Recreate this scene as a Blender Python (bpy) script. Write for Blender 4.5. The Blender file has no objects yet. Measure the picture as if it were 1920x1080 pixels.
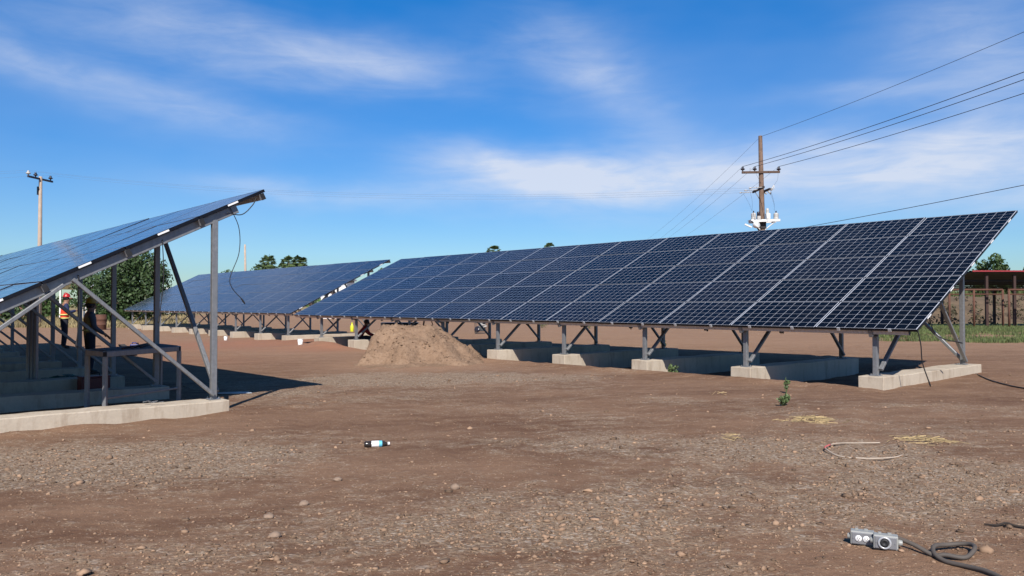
import bpy, bmesh, math, random
import numpy as np
from mathutils import Vector, Matrix, noise
R = math.radians
rnd = random.Random(7)
rng = np.random.default_rng(7)
scene = bpy.context.scene
C = scene.collection

# ------------------------------------------------------------------ camera
CAM_H, FPX, PITCH = 1.42, 1481.3, 0.0199
cam_data = bpy.data.cameras.new("camera")
cam = bpy.data.objects.new("camera", cam_data)
C.objects.link(cam)
cam.location = (0, 0, CAM_H)
cam.rotation_euler = (math.pi / 2 + PITCH, 0, 0)
cam_data.sensor_width = 36
cam_data.lens = 36 * FPX / 1920
cam_data.clip_start = 0.05
cam_data.clip_end = 6000
scene.camera = cam

# ------------------------------------------------------------------ sun and sky
SUN_AZ, SUN_EL = 180.5, 42.0          # azimuth clockwise from +Y
sun_dir = Vector((math.sin(R(SUN_AZ)) * math.cos(R(SUN_EL)), math.cos(R(SUN_AZ)) * math.cos(R(SUN_EL)), math.sin(R(SUN_EL))))
sun_data = bpy.data.lights.new("sun", 'SUN')
sun_data.energy = 5.0
sun_data.angle = R(0.5)
sun_data.color = (1.0, 0.94, 0.86)
sun = bpy.data.objects.new("sun", sun_data)
C.objects.link(sun)
sun.rotation_euler = sun_dir.to_track_quat('Z', 'Y').to_euler()
sun.location = (0, -20, 30)

vs = scene.view_settings
vs.view_transform = 'Standard'
vs.look = 'None'
vs.exposure = 0.32
vs.gamma = 1.0


class NT:
    """small node-tree helper"""
    def __init__(s, tree):
        s.t = tree

    def n(s, typ, **kw):
        nd = s.t.nodes.new(typ)
        for k, v in kw.items():
            if k.startswith('i_'):
                nd.inputs[int(k[2:]) if k[2:].isdigit() else k[2:].replace('_', ' ')].default_value = v
            else:
                setattr(nd, k, v)
        return nd

    def put(s, sock, v):
        if isinstance(v, bpy.types.NodeSocket):
            s.t.links.new(v, sock)
        elif v is not None:
            sock.default_value = v

    def m(s, op, a, b=None, c=None, clamp=False):
        nd = s.n('ShaderNodeMath', operation=op)
        nd.use_clamp = clamp
        s.put(nd.inputs[0], a)
        if b is not None: s.put(nd.inputs[1], b)
        if c is not None: s.put(nd.inputs[2], c)
        return nd.outputs[0]

    def mix(s, f, a, b, blend='MIX'):
        nd = s.n('ShaderNodeMix', data_type='RGBA', blend_type=blend)
        s.put(nd.inputs[0], f)
        for k, v in ((6, a), (7, b)):
            if isinstance(v, tuple) and len(v) == 3: v = (*v, 1)
            s.put(nd.inputs[k], v)
        return nd.outputs[2]

    def noise(s, vec, scale, detail=4, rough=0.55, dist=0.0):
        nd = s.n('ShaderNodeTexNoise')
        s.put(nd.inputs['Vector'], vec)
        nd.inputs['Scale'].default_value = scale
        nd.inputs['Detail'].default_value = detail
        nd.inputs['Roughness'].default_value = rough
        nd.inputs['Distortion'].default_value = dist
        return nd.outputs[0]

    def ramp(s, f, a, b, lo=0.0, hi=1.0):
        nd = s.n('ShaderNodeMapRange')
        nd.clamp = True
        s.put(nd.inputs[0], f)
        nd.inputs[1].default_value, nd.inputs[2].default_value = a, b
        nd.inputs[3].default_value, nd.inputs[4].default_value = lo, hi
        return nd.outputs[0]

    def mapv(s, vec, scale=(1, 1, 1), rot=(0, 0, 0), loc=(0, 0, 0)):
        nd = s.n('ShaderNodeMapping')
        s.put(nd.inputs[0], vec)
        nd.inputs[1].default_value, nd.inputs[2].default_value, nd.inputs[3].default_value = loc, rot, scale
        return nd.outputs[0]


def build_world():
    w = bpy.data.worlds.new("World")
    scene.world = w
    w.use_nodes = True
    t = w.node_tree
    t.nodes.clear()
    k = NT(t)
    sky = k.n('ShaderNodeTexSky', sky_type='NISHITA')
    sky.sun_disc = False
    sky.sun_elevation = R(SUN_EL)
    sky.sun_rotation = R(SUN_AZ)
    sky.altitude = 100
    sky.air_density = 1.0
    sky.dust_density = 0.3
    sky.ozone_density = 2.5
    tc = k.n('ShaderNodeTexCoord').outputs['Generated']
    sep = k.n('ShaderNodeSeparateXYZ')
    k.put(sep.inputs[0], tc)
    x, y, z = sep.outputs
    az0 = k.m('ARCTAN2', x, y)
    el0 = k.m('ARCSINE', z)
    # cirrus texture: noise in (azimuth, elevation), warped
    comb = k.n('ShaderNodeCombineXYZ')
    k.put(comb.inputs[0], az0); k.put(comb.inputs[1], el0)
    ang = comb.outputs[0]
    w1 = k.noise(k.mapv(ang, (1.0, 2.2, 1), (0, 0, R(8))), 3.0, 4, 0.6)
    w2 = k.noise(k.mapv(ang, (1.0, 2.2, 1), (0, 0, R(8)), (7, 3, 2)), 3.0, 4, 0.6)
    az = k.m('MULTIPLY_ADD', k.m('SUBTRACT', w1, 0.5), 0.14, az0)
    el = k.m('MULTIPLY_ADD', k.m('SUBTRACT', w2, 0.5), 0.085, el0)
    def stroke(px, py, hl, ht, deg, amp):
        # a soft streak: centre and size in degrees of sky, measured once off the photograph
        a0 = math.atan2(px - 960, FPX)
        e0 = math.atan2(569 - py, math.hypot(FPX, px - 960))
        sc = 1 / FPX * math.cos(a0) ** 1.5
        ca, sa = math.cos(R(deg)), math.sin(R(deg))
        da = k.m('SUBTRACT', az, a0)
        de = k.m('SUBTRACT', el, e0)
        u = k.m('ADD', k.m('MULTIPLY', da, ca), k.m('MULTIPLY', de, -sa))
        v = k.m('ADD', k.m('MULTIPLY', da, sa), k.m('MULTIPLY', de, ca))
        u = k.m('DIVIDE', u, hl * sc)
        v = k.m('DIVIDE', v, ht * sc)
        r2 = k.m('ADD', k.m('MULTIPLY', u, u), k.m('MULTIPLY', v, v))
        return k.m('MULTIPLY', k.m('EXPONENT', k.m('MULTIPLY', r2, -1.0)), amp)
    strokes = [(60, 105, 340, 46, 16, 0.27), (330, 175, 260, 34, 12, 0.28), (560, 88, 260, 48, 10, 0.39), (700, 120, 170, 46, 2, 0.31), (330, 60, 330, 44, 16, 0.2), (1060, 105, 140, 69, 15, 0.34), (1190, 190, 140, 46, 38, 0.23), (1010, 330, 190, 42, 2, 0.85), (1240, 322, 290, 42, -2, 0.85), (1650, 310, 260, 52, -3, 0.75), (1850, 330, 190, 60, 0, 0.6), (1860, 110, 190, 138, 25, 0.43), (1640, 178, 170, 18, 2, 0.27), (520, 360, 190, 22, 8, 0.2), (780, 375, 260, 26, 2, 0.25), (150, 40, 260, 34, 10, 0.17), (1500, 400, 500, 30, 0, 0.2)]
    tot = None
    for s in strokes:
        o = stroke(*s)
        tot = o if tot is None else k.m('ADD', tot, o)
    fib = k.noise(k.mapv(ang, (2.2, 11.0, 1), (0, 0, R(12))), 3.2, 6, 0.62, 0.6)
    fib2 = k.noise(k.mapv(ang, (1, 3.0, 1), (0, 0, R(-14))), 5.0, 5, 0.6, 1.0)
    tex = k.m('MULTIPLY', k.ramp(fib, 0.2, 0.8, 0.45, 1.35), k.ramp(fib2, 0.25, 0.75, 0.6, 1.25))
    veil = k.ramp(k.noise(k.mapv(ang, (1, 2.5, 1), (0, 0, R(10)), (4, 1, 0)), 2.0, 4), 0.45, 0.8, 0.0, 0.12)
    fac = k.m('ADD', k.m('MULTIPLY', tot, tex), k.m('MULTIPLY', veil, k.ramp(el0, 0.0, 0.15)))
    fac = k.m('MINIMUM', fac, 0.86)
    # phone-camera blue: richer colour than the raw model
    hs = k.n('ShaderNodeHueSaturation')
    hs.inputs['Saturation'].default_value = 1.48
    hs.inputs['Hue'].default_value = 0.5
    hs.inputs['Value'].default_value = 1.0
    k.put(hs.inputs['Color'], sky.outputs[0])
    grade = k.mix(k.ramp(el0, 0.04, 0.36), (0.70, 0.91, 1.20), (1.38, 1.33, 1.55))
    high = k.mix(k.ramp(el0, 0.42, 0.95), (1.0, 1.0, 1.0), (0.52, 0.46, 0.38))   # unseen sky overhead, dimmed to cut the fill light in shaded places
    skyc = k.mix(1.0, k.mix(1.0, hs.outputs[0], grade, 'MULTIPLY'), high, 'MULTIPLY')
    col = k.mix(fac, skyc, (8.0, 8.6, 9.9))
    bg = k.n('ShaderNodeBackground')
    k.put(bg.inputs[0], col)
    bg.inputs[1].default_value = 0.072
    out = k.n('ShaderNodeOutputWorld')
    t.links.new(bg.outputs[0], out.inputs[0])


build_world()


# ------------------------------------------------------------------ helpers
def ray(px, py):
    u, v = (px - 960) / FPX, (540 - py) / FPX
    c, s = math.cos(PITCH), math.sin(PITCH)
    return Vector((u, c - v * s, s + v * c))


def on_z(px, py, z=0.0):
    """point of the photograph on the level z"""
    d = ray(px, py)
    k = (z - CAM_H) / d.z
    return Vector((d.x * k, d.y * k, z))


def at_d(px, py, depth):
    d = ray(px, py)
    k = depth / d.y
    return Vector((d.x * k, depth, CAM_H + d.z * k))


def ground_slope(x):
    return 0.0105 * max(-9.0, min(9.0, x))


def on_ground(px, py):
    p = on_z(px, py)
    for _ in range(4):
        p = on_z(px, py, ground_slope(p.x))
    return p


def ez(x, y, amp=1.0):
    return ground_slope(x)


class MB:
    def __init__(s):
        s.v, s.f = [], []

    def add(s, vs, fs):
        o = len(s.v)
        s.v += [tuple(p) for p in vs]
        s.f += [tuple(i + o for i in f) for f in fs]
        return s

    def box(s, c, size, M=None, ch=0.0):
        hx, hy, hz = size[0] / 2, size[1] / 2, size[2] / 2
        c = Vector(c)
        if ch <= 0:
            pts = [Vector((sx * hx, sy * hy, sz * hz)) for sz in (-1, 1) for sx, sy in ((-1, -1), (1, -1), (1, 1), (-1, 1))]
            fs = [(3, 2, 1, 0), (4, 5, 6, 7), (0, 1, 5, 4), (1, 2, 6, 5), (2, 3, 7, 6), (3, 0, 4, 7)]
            s.add([c + ((M @ p) if M else p) for p in pts], fs)
        else:
            b = bmesh.new()
            bmesh.ops.create_cube(b, size=1)
            for v in b.verts: v.co = Vector((v.co.x * size[0], v.co.y * size[1], v.co.z * size[2]))
            bmesh.ops.bevel(b, geom=list(b.edges), offset=ch, segments=2, profile=0.5, affect='EDGES')
            b.verts.index_update()
            s.add([c + ((M @ v.co) if M else v.co) for v in b.verts], [[v.index for v in f.verts] for f in b.faces])
            b.free()
        return s

    def bar(s, p0, p1, w, h, up=(0, 0, 1), ch=0.006):
        """chamfered rectangular bar between two points"""
        p0, p1 = Vector(p0), Vector(p1)
        d = (p1 - p0).normalized()
        up = Vector(up)
        if abs(d.dot(up)) > 0.99: up = Vector((0, 1, 0))
        a = d.cross(up).normalized()
        b = a.cross(d).normalized()
        w, h = w / 2, h / 2
        ch = min(ch, w * .4, h * .4)
        prof = [(-w, -h + ch), (-w + ch, -h), (w - ch, -h), (w, -h + ch), (w, h - ch), (w - ch, h), (-w + ch, h), (-w, h - ch)]
        vs = [p + a * x + b * y for p in (p0, p1) for x, y in prof]
        n = 8
        fs = [(i, (i + 1) % n, n + (i + 1) % n, n + i) for i in range(n)] + [tuple(range(n - 1, -1, -1)), tuple(range(n, 2 * n))]
        return s.add(vs, fs)

    def tube(s, pts, r, n=8, cap=True):
        pts = [Vector(p) for p in pts]
        rs = r if isinstance(r, (list, tuple)) else [r] * len(pts)
        vs, fs = [], []
        t0 = (pts[1] - pts[0]).normalized()
        a = t0.orthogonal().normalized()
        for i, p in enumerate(pts):
            t = (pts[min(i + 1, len(pts) - 1)] - pts[max(i - 1, 0)])
            if t.length < 1e-9: t = t0
            t.normalize()
            a = (a - t * a.dot(t))
            a = a.normalized() if a.length > 1e-6 else t.orthogonal().normalized()
            b = t.cross(a)
            for k in range(n):
                an = 2 * math.pi * k / n
                vs.append(p + (a * math.cos(an) + b * math.sin(an)) * rs[i])
        for i in range(len(pts) - 1):
            for k in range(n):
                fs.append((i * n + k, i * n + (k + 1) % n, (i + 1) * n + (k + 1) % n, (i + 1) * n + k))
        if cap:
            fs.append(tuple(range(n - 1, -1, -1)))
            fs.append(tuple((len(pts) - 1) * n + k for k in range(n)))
        return s.add(vs, fs)

    def lathe(s, prof, o=(0, 0, 0), M=None, n=20):
        o = Vector(o)
        vs, fs = [], []
        for r, z in prof:
            for k in range(n):
                an = 2 * math.pi * k / n
                p = Vector((r * math.cos(an), r * math.sin(an), z))
                vs.append(o + ((M @ p) if M else p))
        for i in range(len(prof) - 1):
            for k in range(n):
                fs.append((i * n + k, i * n + (k + 1) % n, (i + 1) * n + (k + 1) % n, (i + 1) * n + k))
        fs.append(tuple(range(n - 1, -1, -1)))
        fs.append(tuple((len(prof) - 1) * n + k for k in range(n)))
        return s.add(vs, fs)

    def mesh(s, name, mat=None, smooth=False):
        me = bpy.data.meshes.new(name)
        me.from_pydata(s.v, [], s.f)
        if mat: me.materials.append(mat)
        if smooth: me.polygons.foreach_set('use_smooth', [True] * len(me.polygons))
        me.update()
        return me

    def build(s, name, mat, parent=None, smooth=False, loc=(0, 0, 0), rot=(0, 0, 0)):
        return link(name, s.mesh(name, mat, smooth), parent, loc, rot)


def link(name, me, parent=None, loc=(0, 0, 0), rot=(0, 0, 0)):
    o = bpy.data.objects.new(name, me)
    C.objects.link(o)
    if parent is not None: o.parent = parent
    o.location = loc
    o.rotation_euler = rot
    return o


def tag(o, label, cat, group=None):
    o['label'] = label
    o['category'] = cat
    if group: o['group'] = group
    return o


def thing(name, label, cat, loc=(0, 0, 0), rz=0.0, group=None):
    return tag(link(name, None, None, loc, (0, 0, rz)), label, cat, group)


def kind(o, k):
    o['kind'] = k
    return o


def np_mesh(name, V, F, mat, smooth=False):
    """fast mesh from arrays; F is (n,3) or (n,4)"""
    me = bpy.data.meshes.new(name)
    F = np.asarray(F, dtype=np.int32)
    me.vertices.add(len(V))
    me.vertices.foreach_set('co', np.asarray(V, dtype=np.float32).ravel())
    k = F.shape[1]
    me.loops.add(F.size)
    me.loops.foreach_set('vertex_index', F.ravel())
    me.polygons.add(len(F))
    me.polygons.foreach_set('loop_start', np.arange(0, F.size, k, dtype=np.int32))
    if smooth: me.polygons.foreach_set('use_smooth', np.ones(len(F), dtype=bool))
    if mat: me.materials.append(mat)
    me.update(calc_edges=True)
    me.validate()
    return me


# ------------------------------------------------------------------ materials
MATS = {}


def mat_base(name):
    m = bpy.data.materials.new(name)
    m.use_nodes = True
    t = m.node_tree
    b = t.nodes['Principled BSDF']
    MATS[name] = m
    return m, NT(t), b


def simple(name, col, rough=0.6, metal=0.0, var=0.12, scale=14.0, bump=0.0, island=0.0, spec=0.5, tl=None, objrand=0.0):
    m, k, b = mat_base(name)
    tc = k.n('ShaderNodeTexCoord').outputs['Object']
    nz = k.noise(tc, scale, 5, 0.6)
    f = k.ramp(nz, 0.3, 0.7, 1 - var, 1 + var)
    if island:
        g = k.n('ShaderNodeNewGeometry').outputs['Random Per Island']
        f = k.m('MULTIPLY', f, k.ramp(g, 0, 1, 1 - island, 1 + island))
    if objrand:
        g = k.n('ShaderNodeObjectInfo').outputs['Random']
        f = k.m('MULTIPLY', f, k.ramp(g, 0, 1, 1 - objrand, 1 + objrand))
    vm = k.n('ShaderNodeVectorMath', operation='SCALE')
    vm.inputs[0].default_value = col
    k.put(vm.inputs['Scale'], f)
    k.put(b.inputs['Base Color'], vm.outputs[0])
    k.put(b.inputs['Roughness'], k.ramp(nz, 0.3, 0.7, max(0.02, rough - 0.08), min(1, rough + 0.08)))
    b.inputs['Metallic'].default_value = metal
    b.inputs['Specular IOR Level'].default_value = spec
    if bump:
        bp = k.n('ShaderNodeBump')
        bp.inputs['Strength'].default_value = bump
        bp.inputs['Distance'].default_value = 0.02
        k.put(bp.inputs['Height'], nz)
        k.put(b.inputs['Normal'], bp.outputs[0])
    if tl:
        tr = k.n('ShaderNodeBsdfTranslucent')
        k.put(tr.inputs[0], vm.outputs[0])
        mx = k.n('ShaderNodeMixShader')
        mx.inputs[0].default_value = tl
        k.t.links.new(b.outputs[0], mx.inputs[1])
        k.t.links.new(tr.outputs[0], mx.inputs[2])
        k.t.links.new(mx.outputs[0], k.t.nodes['Material Output'].inputs[0])
    return m


PW, PH = 1.655, 0.996          # one solar module
MW, MH = 1.665, 1.010        # module pitch
COLS, ROWS = 10, 6


def make_cell_material():
    m, k, b = mat_base('photovoltaic cells')
    tc = k.n('ShaderNodeTexCoord').outputs['Object']
    sep = k.n('ShaderNodeSeparateXYZ')
    k.put(sep.inputs[0], tc)
    mgx, mgy = 0.0190, 0.0125
    cx, cy = (PW - 2 * mgx) / COLS, (PH - 2 * mgy) / ROWS
    def lines(co, mg, pitch, count, half):
        u = k.m('DIVIDE', k.m('SUBTRACT', co, mg), pitch)
        fr = k.m('FRACT', u)
        d = k.m('MULTIPLY', k.m('MINIMUM', fr, k.m('SUBTRACT', 1.0, fr)), pitch)
        ln = k.m('LESS_THAN', d, half)
        out = k.m('ADD', k.m('LESS_THAN', u, half / pitch), k.m('GREATER_THAN', u, count - half / pitch))
        return k.m('MAXIMUM', ln, k.m('MINIMUM', out, 1.0))
    lx = lines(sep.outputs[0], mgx, cx, COLS, 0.0025)
    ly = lines(sep.outputs[1], mgy, cy, ROWS, 0.0018)
    ln = k.m('MAXIMUM', lx, ly)
    oi = k.n('ShaderNodeObjectInfo').outputs['Random']
    wn = k.n('ShaderNodeTexWhiteNoise', noise_dimensions='3D')
    fl = k.n('ShaderNodeVectorMath', operation='FLOOR')
    mp = k.mapv(tc, (1 / cx, 1 / cy, 0), (0, 0, 0), (-mgx / cx, -mgy / cy, 0))
    k.put(fl.inputs[0], mp)
    ad = k.n('ShaderNodeVectorMath', operation='ADD')
    k.put(ad.inputs[0], fl.outputs[0])
    cb = k.n('ShaderNodeCombineXYZ')
    k.put(cb.inputs[2], k.m('MULTIPLY', oi, 91.0))
    k.put(ad.inputs[1], cb.outputs[0])
    k.put(wn.inputs['Vector'], ad.outputs[0])
    cellv = k.m('MULTIPLY', k.ramp(wn.outputs[0], 0, 1, 0.82, 1.18), k.ramp(oi, 0, 1, 0.6, 1.6))
    vm = k.n('ShaderNodeVectorMath', operation='SCALE')
    vm.inputs[0].default_value = (0.0012, 0.0026, 0.0075)
    k.put(vm.inputs['Scale'], cellv)
    grime = k.noise(k.mapv(k.n('ShaderNodeNewGeometry').outputs['Position'], (1, 1, 1)), 2.5, 5, 0.6)
    col = k.mix(ln, vm.outputs[0], (0.50, 0.53, 0.60))
    col = k.mix(k.m('MULTIPLY', k.ramp(grime, 0.3, 0.75, 0.1, 1.0), k.ramp(oi, 0, 1, 0.008, 0.034)), col, (0.35, 0.30, 0.25))
    k.put(b.inputs['Base Color'], col)
    k.put(b.inputs['Roughness'], k.ramp(grime, 0.3, 0.7, 0.07, 0.16))
    b.inputs['IOR'].default_value = 1.32
    b.inputs['Specular IOR Level'].default_value = 0.5
    return m


def make_ground_material():
    m, k, b = mat_base('dirt and gravel')
    g = k.n('ShaderNodeNewGeometry').outputs['Position']
    def attr(nm):
        return k.n('ShaderNodeAttribute', attribute_name=nm).outputs['Fac']
    gravel, red, dry, pale = attr('gravel'), attr('red'), attr('dry'), attr('pale')
    big = k.noise(k.mapv(g, (0.6, 1.5, 1), (0, 0, R(-12))), 0.55, 6, 0.65)
    mid = k.noise(k.mapv(g, (1, 1.9, 1), (0, 0, R(-15))), 2.4, 7, 0.70)
    fine = k.noise(g, 24, 5, 0.7)
    grit = k.noise(g, 110, 3, 0.7)
    soil = k.mix(k.ramp(big, 0.36, 0.62), (0.132, 0.070, 0.042), (0.223, 0.133, 0.084))
    soil = k.mix(k.ramp(mid, 0.45, 0.75, 0, 0.6), soil, (0.284, 0.176, 0.109))
    soil = k.mix(k.m('MULTIPLY', pale, k.ramp(mid, 0.2, 0.8, 0.6, 1.0)), soil, (0.321, 0.197, 0.125))
    clus = k.noise(k.mapv(g, (1, 1.5, 1), (0, 0, R(-20))), 6.5, 5, 0.7)
    gmask = k.m('ADD', k.m('MULTIPLY', gravel, 0.9), k.m('MULTIPLY', k.m('SUBTRACT', mid, 0.5), 1.6))
    gmask = k.m('MULTIPLY_ADD', k.m('SUBTRACT', clus, 0.5), 1.7, gmask)
    gmask = k.ramp(k.m('MULTIPLY_ADD', k.m('SUBTRACT', fine, 0.5), 0.9, gmask), 0.26, 0.85)
    vor = k.n('ShaderNodeTexVoronoi', feature='F1')
    k.put(vor.inputs['Vector'], g)
    vor.inputs['Scale'].default_value = 42
    vor.inputs['Randomness'].default_value = 1
    st = k.n('ShaderNodeSeparateColor')
    k.put(st.inputs[0], vor.outputs['Color'])
    stone = k.mix(st.outputs[0], (0.165, 0.123, 0.086), (0.390, 0.299, 0.211))
    stone = k.mix(k.m('MULTIPLY', k.m('GREATER_THAN', st.outputs[1], 0.86), 0.8), stone, (0.50, 0.43, 0.36))
    col = k.mix(k.m('MULTIPLY', gmask, 0.66), soil, stone)
    # stray light chips in the bare soil
    v2 = k.n('ShaderNodeTexVoronoi', feature='F1')
    k.put(v2.inputs['Vector'], g)
    v2.inputs['Scale'].default_value = 17
    s2 = k.n('ShaderNodeSeparateColor')
    k.put(s2.inputs[0], v2.outputs['Color'])
    chip = k.m('MULTIPLY', k.m('LESS_THAN', v2.outputs['Distance'], k.m('MULTIPLY', s2.outputs[1], 0.20)), k.m('GREATER_THAN', s2.outputs[0], 0.60))
    col = k.mix(k.m('MULTIPLY', chip, 0.55), col, (0.42, 0.35, 0.28))
    v3 = k.n('ShaderNodeTexVoronoi', feature='F1')
    k.put(v3.inputs['Vector'], k.mapv(g, (1, 1.2, 1)))
    v3.inputs['Scale'].default_value = 46
    s3 = k.n('ShaderNodeSeparateColor')
    k.put(s3.inputs[0], v3.outputs['Color'])
    chip2 = k.m('MULTIPLY', k.m('LESS_THAN', v3.outputs['Distance'], k.m('MULTIPLY', s3.outputs[1], 0.42)), k.m('GREATER_THAN', s3.outputs[0], 0.72))
    col = k.mix(k.m('MULTIPLY', chip2, k.ramp(mid, 0.35, 0.65, 0.25, 0.9)), col, (0.470, 0.356, 0.249))
    col = k.mix(k.m('MULTIPLY', red, k.ramp(mid, 0.3, 0.7, 0.45, 1.0)), col, (0.290, 0.135, 0.085))
    dg = k.mix(k.ramp(mid, 0.35, 0.65), (0.320, 0.245, 0.130), (0.210, 0.190, 0.085))
    col = k.mix(k.m('MULTIPLY', dry, k.ramp(big, 0.3, 0.6, 0.65, 1.0)), col, dg)
    col = k.mix(1.0, col, k.n('ShaderNodeCombineColor').outputs[0], 'MIX') if False else col
    tone = k.m('MULTIPLY', k.ramp(grit, 0.25, 0.75, 0.82, 1.18), k.ramp(fine, 0.25, 0.75, 0.84, 1.16))
    vm = k.n('ShaderNodeVectorMath', operation='SCALE')
    k.put(vm.inputs[0], col)
    k.put(vm.inputs['Scale'], tone)
    k.put(b.inputs['Base Color'], vm.outputs[0])
    b.inputs['Roughness'].default_value = 0.95
    b.inputs['Specular IOR Level'].default_value = 0.2
    h = k.m('ADD', k.m('MULTIPLY', fine, 0.6), k.m('MULTIPLY', grit, 0.30))
    h = k.m('ADD', h, k.m('MULTIPLY', mid, 1.2))
    h = k.m('ADD', h, k.m('MULTIPLY', k.m('MULTIPLY', gmask, k.m('SUBTRACT', 0.6, vor.outputs['Distance'])), 0.5))
    bp = k.n('ShaderNodeBump')
    bp.inputs['Strength'].default_value = 0.75
    bp.inputs['Distance'].default_value = 0.03
    k.put(bp.inputs['Height'], h)
    k.put(b.inputs['Normal'], bp.outputs[0])
    return m


def make_concrete():
    m, k, b = mat_base('concrete')
    g = k.n('ShaderNodeNewGeometry').outputs['Position']
    a = k.noise(g, 1.6, 5, 0.6)
    f = k.noise(g, 26, 5, 0.7)
    st = k.noise(k.mapv(g, (3, 3, 0.6)), 2.2, 5, 0.7)
    col = k.mix(k.ramp(a, 0.3, 0.7), (0.43, 0.360, 0.275), (0.54, 0.465, 0.370))
    col = k.mix(k.ramp(st, 0.50, 0.70, 0, 0.6), col, (0.27, 0.195, 0.135))
    col = k.mix(k.ramp(f, 0.3, 0.7, 0, 0.18), col, (0.20, 0.17, 0.14))
    k.put(b.inputs['Base Color'], col)
    b.inputs['Roughness'].default_value = 0.9
    bp = k.n('ShaderNodeBump')
    bp.inputs['Strength'].default_value = 0.35
    bp.inputs['Distance'].default_value = 0.012
    k.put(bp.inputs['Height'], f)
    k.put(b.inputs['Normal'], bp.outputs[0])
    return m


def make_steel(name, col, rough, metal):
    m, k, b = mat_base(name)
    g = k.n('ShaderNodeTexCoord').outputs['Object']
    sp = k.noise(g, 22, 4, 0.7)
    st = k.noise(k.mapv(g, (8, 8, 1.0)), 3, 4, 0.6)
    f = k.m('MULTIPLY', k.ramp(sp, 0.3, 0.7, 0.86, 1.12), k.ramp(st, 0.3, 0.7, 0.88, 1.1))
    vm = k.n('ShaderNodeVectorMath', operation='SCALE')
    vm.inputs[0].default_value = col
    k.put(vm.inputs['Scale'], f)
    k.put(b.inputs['Base Color'], vm.outputs[0])
    b.inputs['Metallic'].default_value = metal
    k.put(b.inputs['Roughness'], k.ramp(sp, 0.3, 0.7, rough - 0.08, rough + 0.1))
    return m


GROUND = make_ground_material()
CELL = make_cell_material()
CONC = make_concrete()
STEEL = make_steel('galvanised steel', (0.225, 0.230, 0.240), 0.45, 0.40)
RAILM = make_steel('aluminium rail', (0.50, 0.51, 0.53), 0.38, 0.40)
FRAME = simple('black module frame', (0.006, 0.007, 0.012), 0.45, 0.0, 0.1, spec=0.25)
BACKS = simple('module backsheet', (0.10, 0.11, 0.13), 0.6)  # dark tone carries the shade under the arrays; the sheet itself is white
STICK = simple('white sticker', (0.82, 0.82, 0.82), 0.5, var=0.04)
RUBBER = simple('black rubber', (0.015, 0.015, 0.017), 0.6)
CABLEG = simple('dusty grey cable', (0.088, 0.074, 0.064), 0.75)
WOODP = simple('weathered pole wood', (0.165, 0.105, 0.075), 0.85, scale=6, var=0.3, bump=0.4)
CONCP = simple('pale concrete pole', (0.42, 0.33, 0.26), 0.85, scale=4)
PORC = simple('dark porcelain', (0.020, 0.018, 0.030), 0.25)
GREYM = simple('grey painted metal', (0.46, 0.45, 0.43), 0.5)
WHITEM = simple('white painted metal', (0.74, 0.74, 0.72), 0.45, var=0.06)
WIREF = simple('bare aluminium wire', (0.16, 0.17, 0.19), 0.6)
WIREM = simple('wire', (0.030, 0.032, 0.040), 0.6)
BARK = simple('bark', (0.105, 0.075, 0.052), 0.9, bump=0.5, scale=10)
PALMB = simple('palm bark', (0.17, 0.125, 0.090), 0.9, bump=0.5, scale=10)
LEAFD = simple('dark leaves', (0.045, 0.082, 0.026), 0.6, island=0.5, tl=0.18, scale=1.2, var=0.25)
LEAFM = simple('mid leaves', (0.060, 0.105, 0.028), 0.6, island=0.5, tl=0.22, scale=1.2, var=0.25)
LEAFP = simple('palm leaves', (0.095, 0.140, 0.055), 0.5, island=0.4, tl=0.15)
GRASSG = simple('green grass', (0.120, 0.155, 0.050), 0.7, island=0.45, tl=0.25, scale=0.6, var=0.3)
GRASSY = simple('dry grass', (0.330, 0.265, 0.135), 0.8, island=0.4, tl=0.2, scale=0.3, var=0.3)
STRAW = simple('straw', (0.34, 0.250, 0.125), 0.8, island=0.55)
WEEDM = simple('weed leaves', (0.115, 0.165, 0.062), 0.6, island=0.4, tl=0.2)
PEB = simple('pebbles', (0.233, 0.152, 0.100), 0.9, island=0.55, scale=40, spec=0.3)
CLOD = simple('earth clods', (0.235, 0.158, 0.108), 0.95, island=.4, spec=.2)
STONE = simple('stone', (0.250, 0.178, 0.130), 0.9, bump=0.5, scale=20)
SKIN = simple('skin', (0.26, 0.135, 0.085), 0.55, var=0.05)
HATR = simple('red helmet plastic', (0.42, 0.020, 0.022), 0.35, var=0.05)
HATY = simple('yellow helmet plastic', (0.55, 0.29, 0.030), 0.35, var=0.05)
VESTO = simple('orange vest cloth', (0.82, 0.075, 0.030), 0.75, var=0.1)
VESTT = simple('khaki vest cloth', (0.30, 0.22, 0.075), 0.8, var=0.12)
BAND = simple('reflective band', (0.62, 0.60, 0.20), 0.5)
NAVY = simple('navy cloth', (0.016, 0.026, 0.085), 0.85)
GREYC = simple('grey cloth', (0.085, 0.092, 0.110), 0.85)
JEAN = simple('dark trousers', (0.018, 0.021, 0.033), 0.9)
REDC = simple('dark red cloth', (0.30, 0.018, 0.022), 0.85)
BOOT = simple('boot leather', (0.035, 0.024, 0.018), 0.7)
RUST = simple('rusty steel', (0.105, 0.045, 0.028), 0.85, var=0.3, scale=9)
RUSTB = simple('brown painted steel', (0.045, 0.022, 0.018), 0.8, var=0.3)
ROOFR = simple('red roof sheet', (0.27, 0.028, 0.034), 0.55, var=0.15)
ROOFU = simple('dark roof underside', (0.022, 0.020, 0.022), 0.8)


# ------------------------------------------------------------------ ground
def gauss(x, y, cx, cy, sx, sy, rot=0.0):
    c, s = math.cos(rot), math.sin(rot)
    u = ((x - cx) * c + (y - cy) * s) / sx
    v = (-(x - cx) * s + (y - cy) * c) / sy
    return math.exp(-(u * u + v * v))


def px_g(px, py):
    p = on_ground(px, py)
    return p.x, p.y


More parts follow.
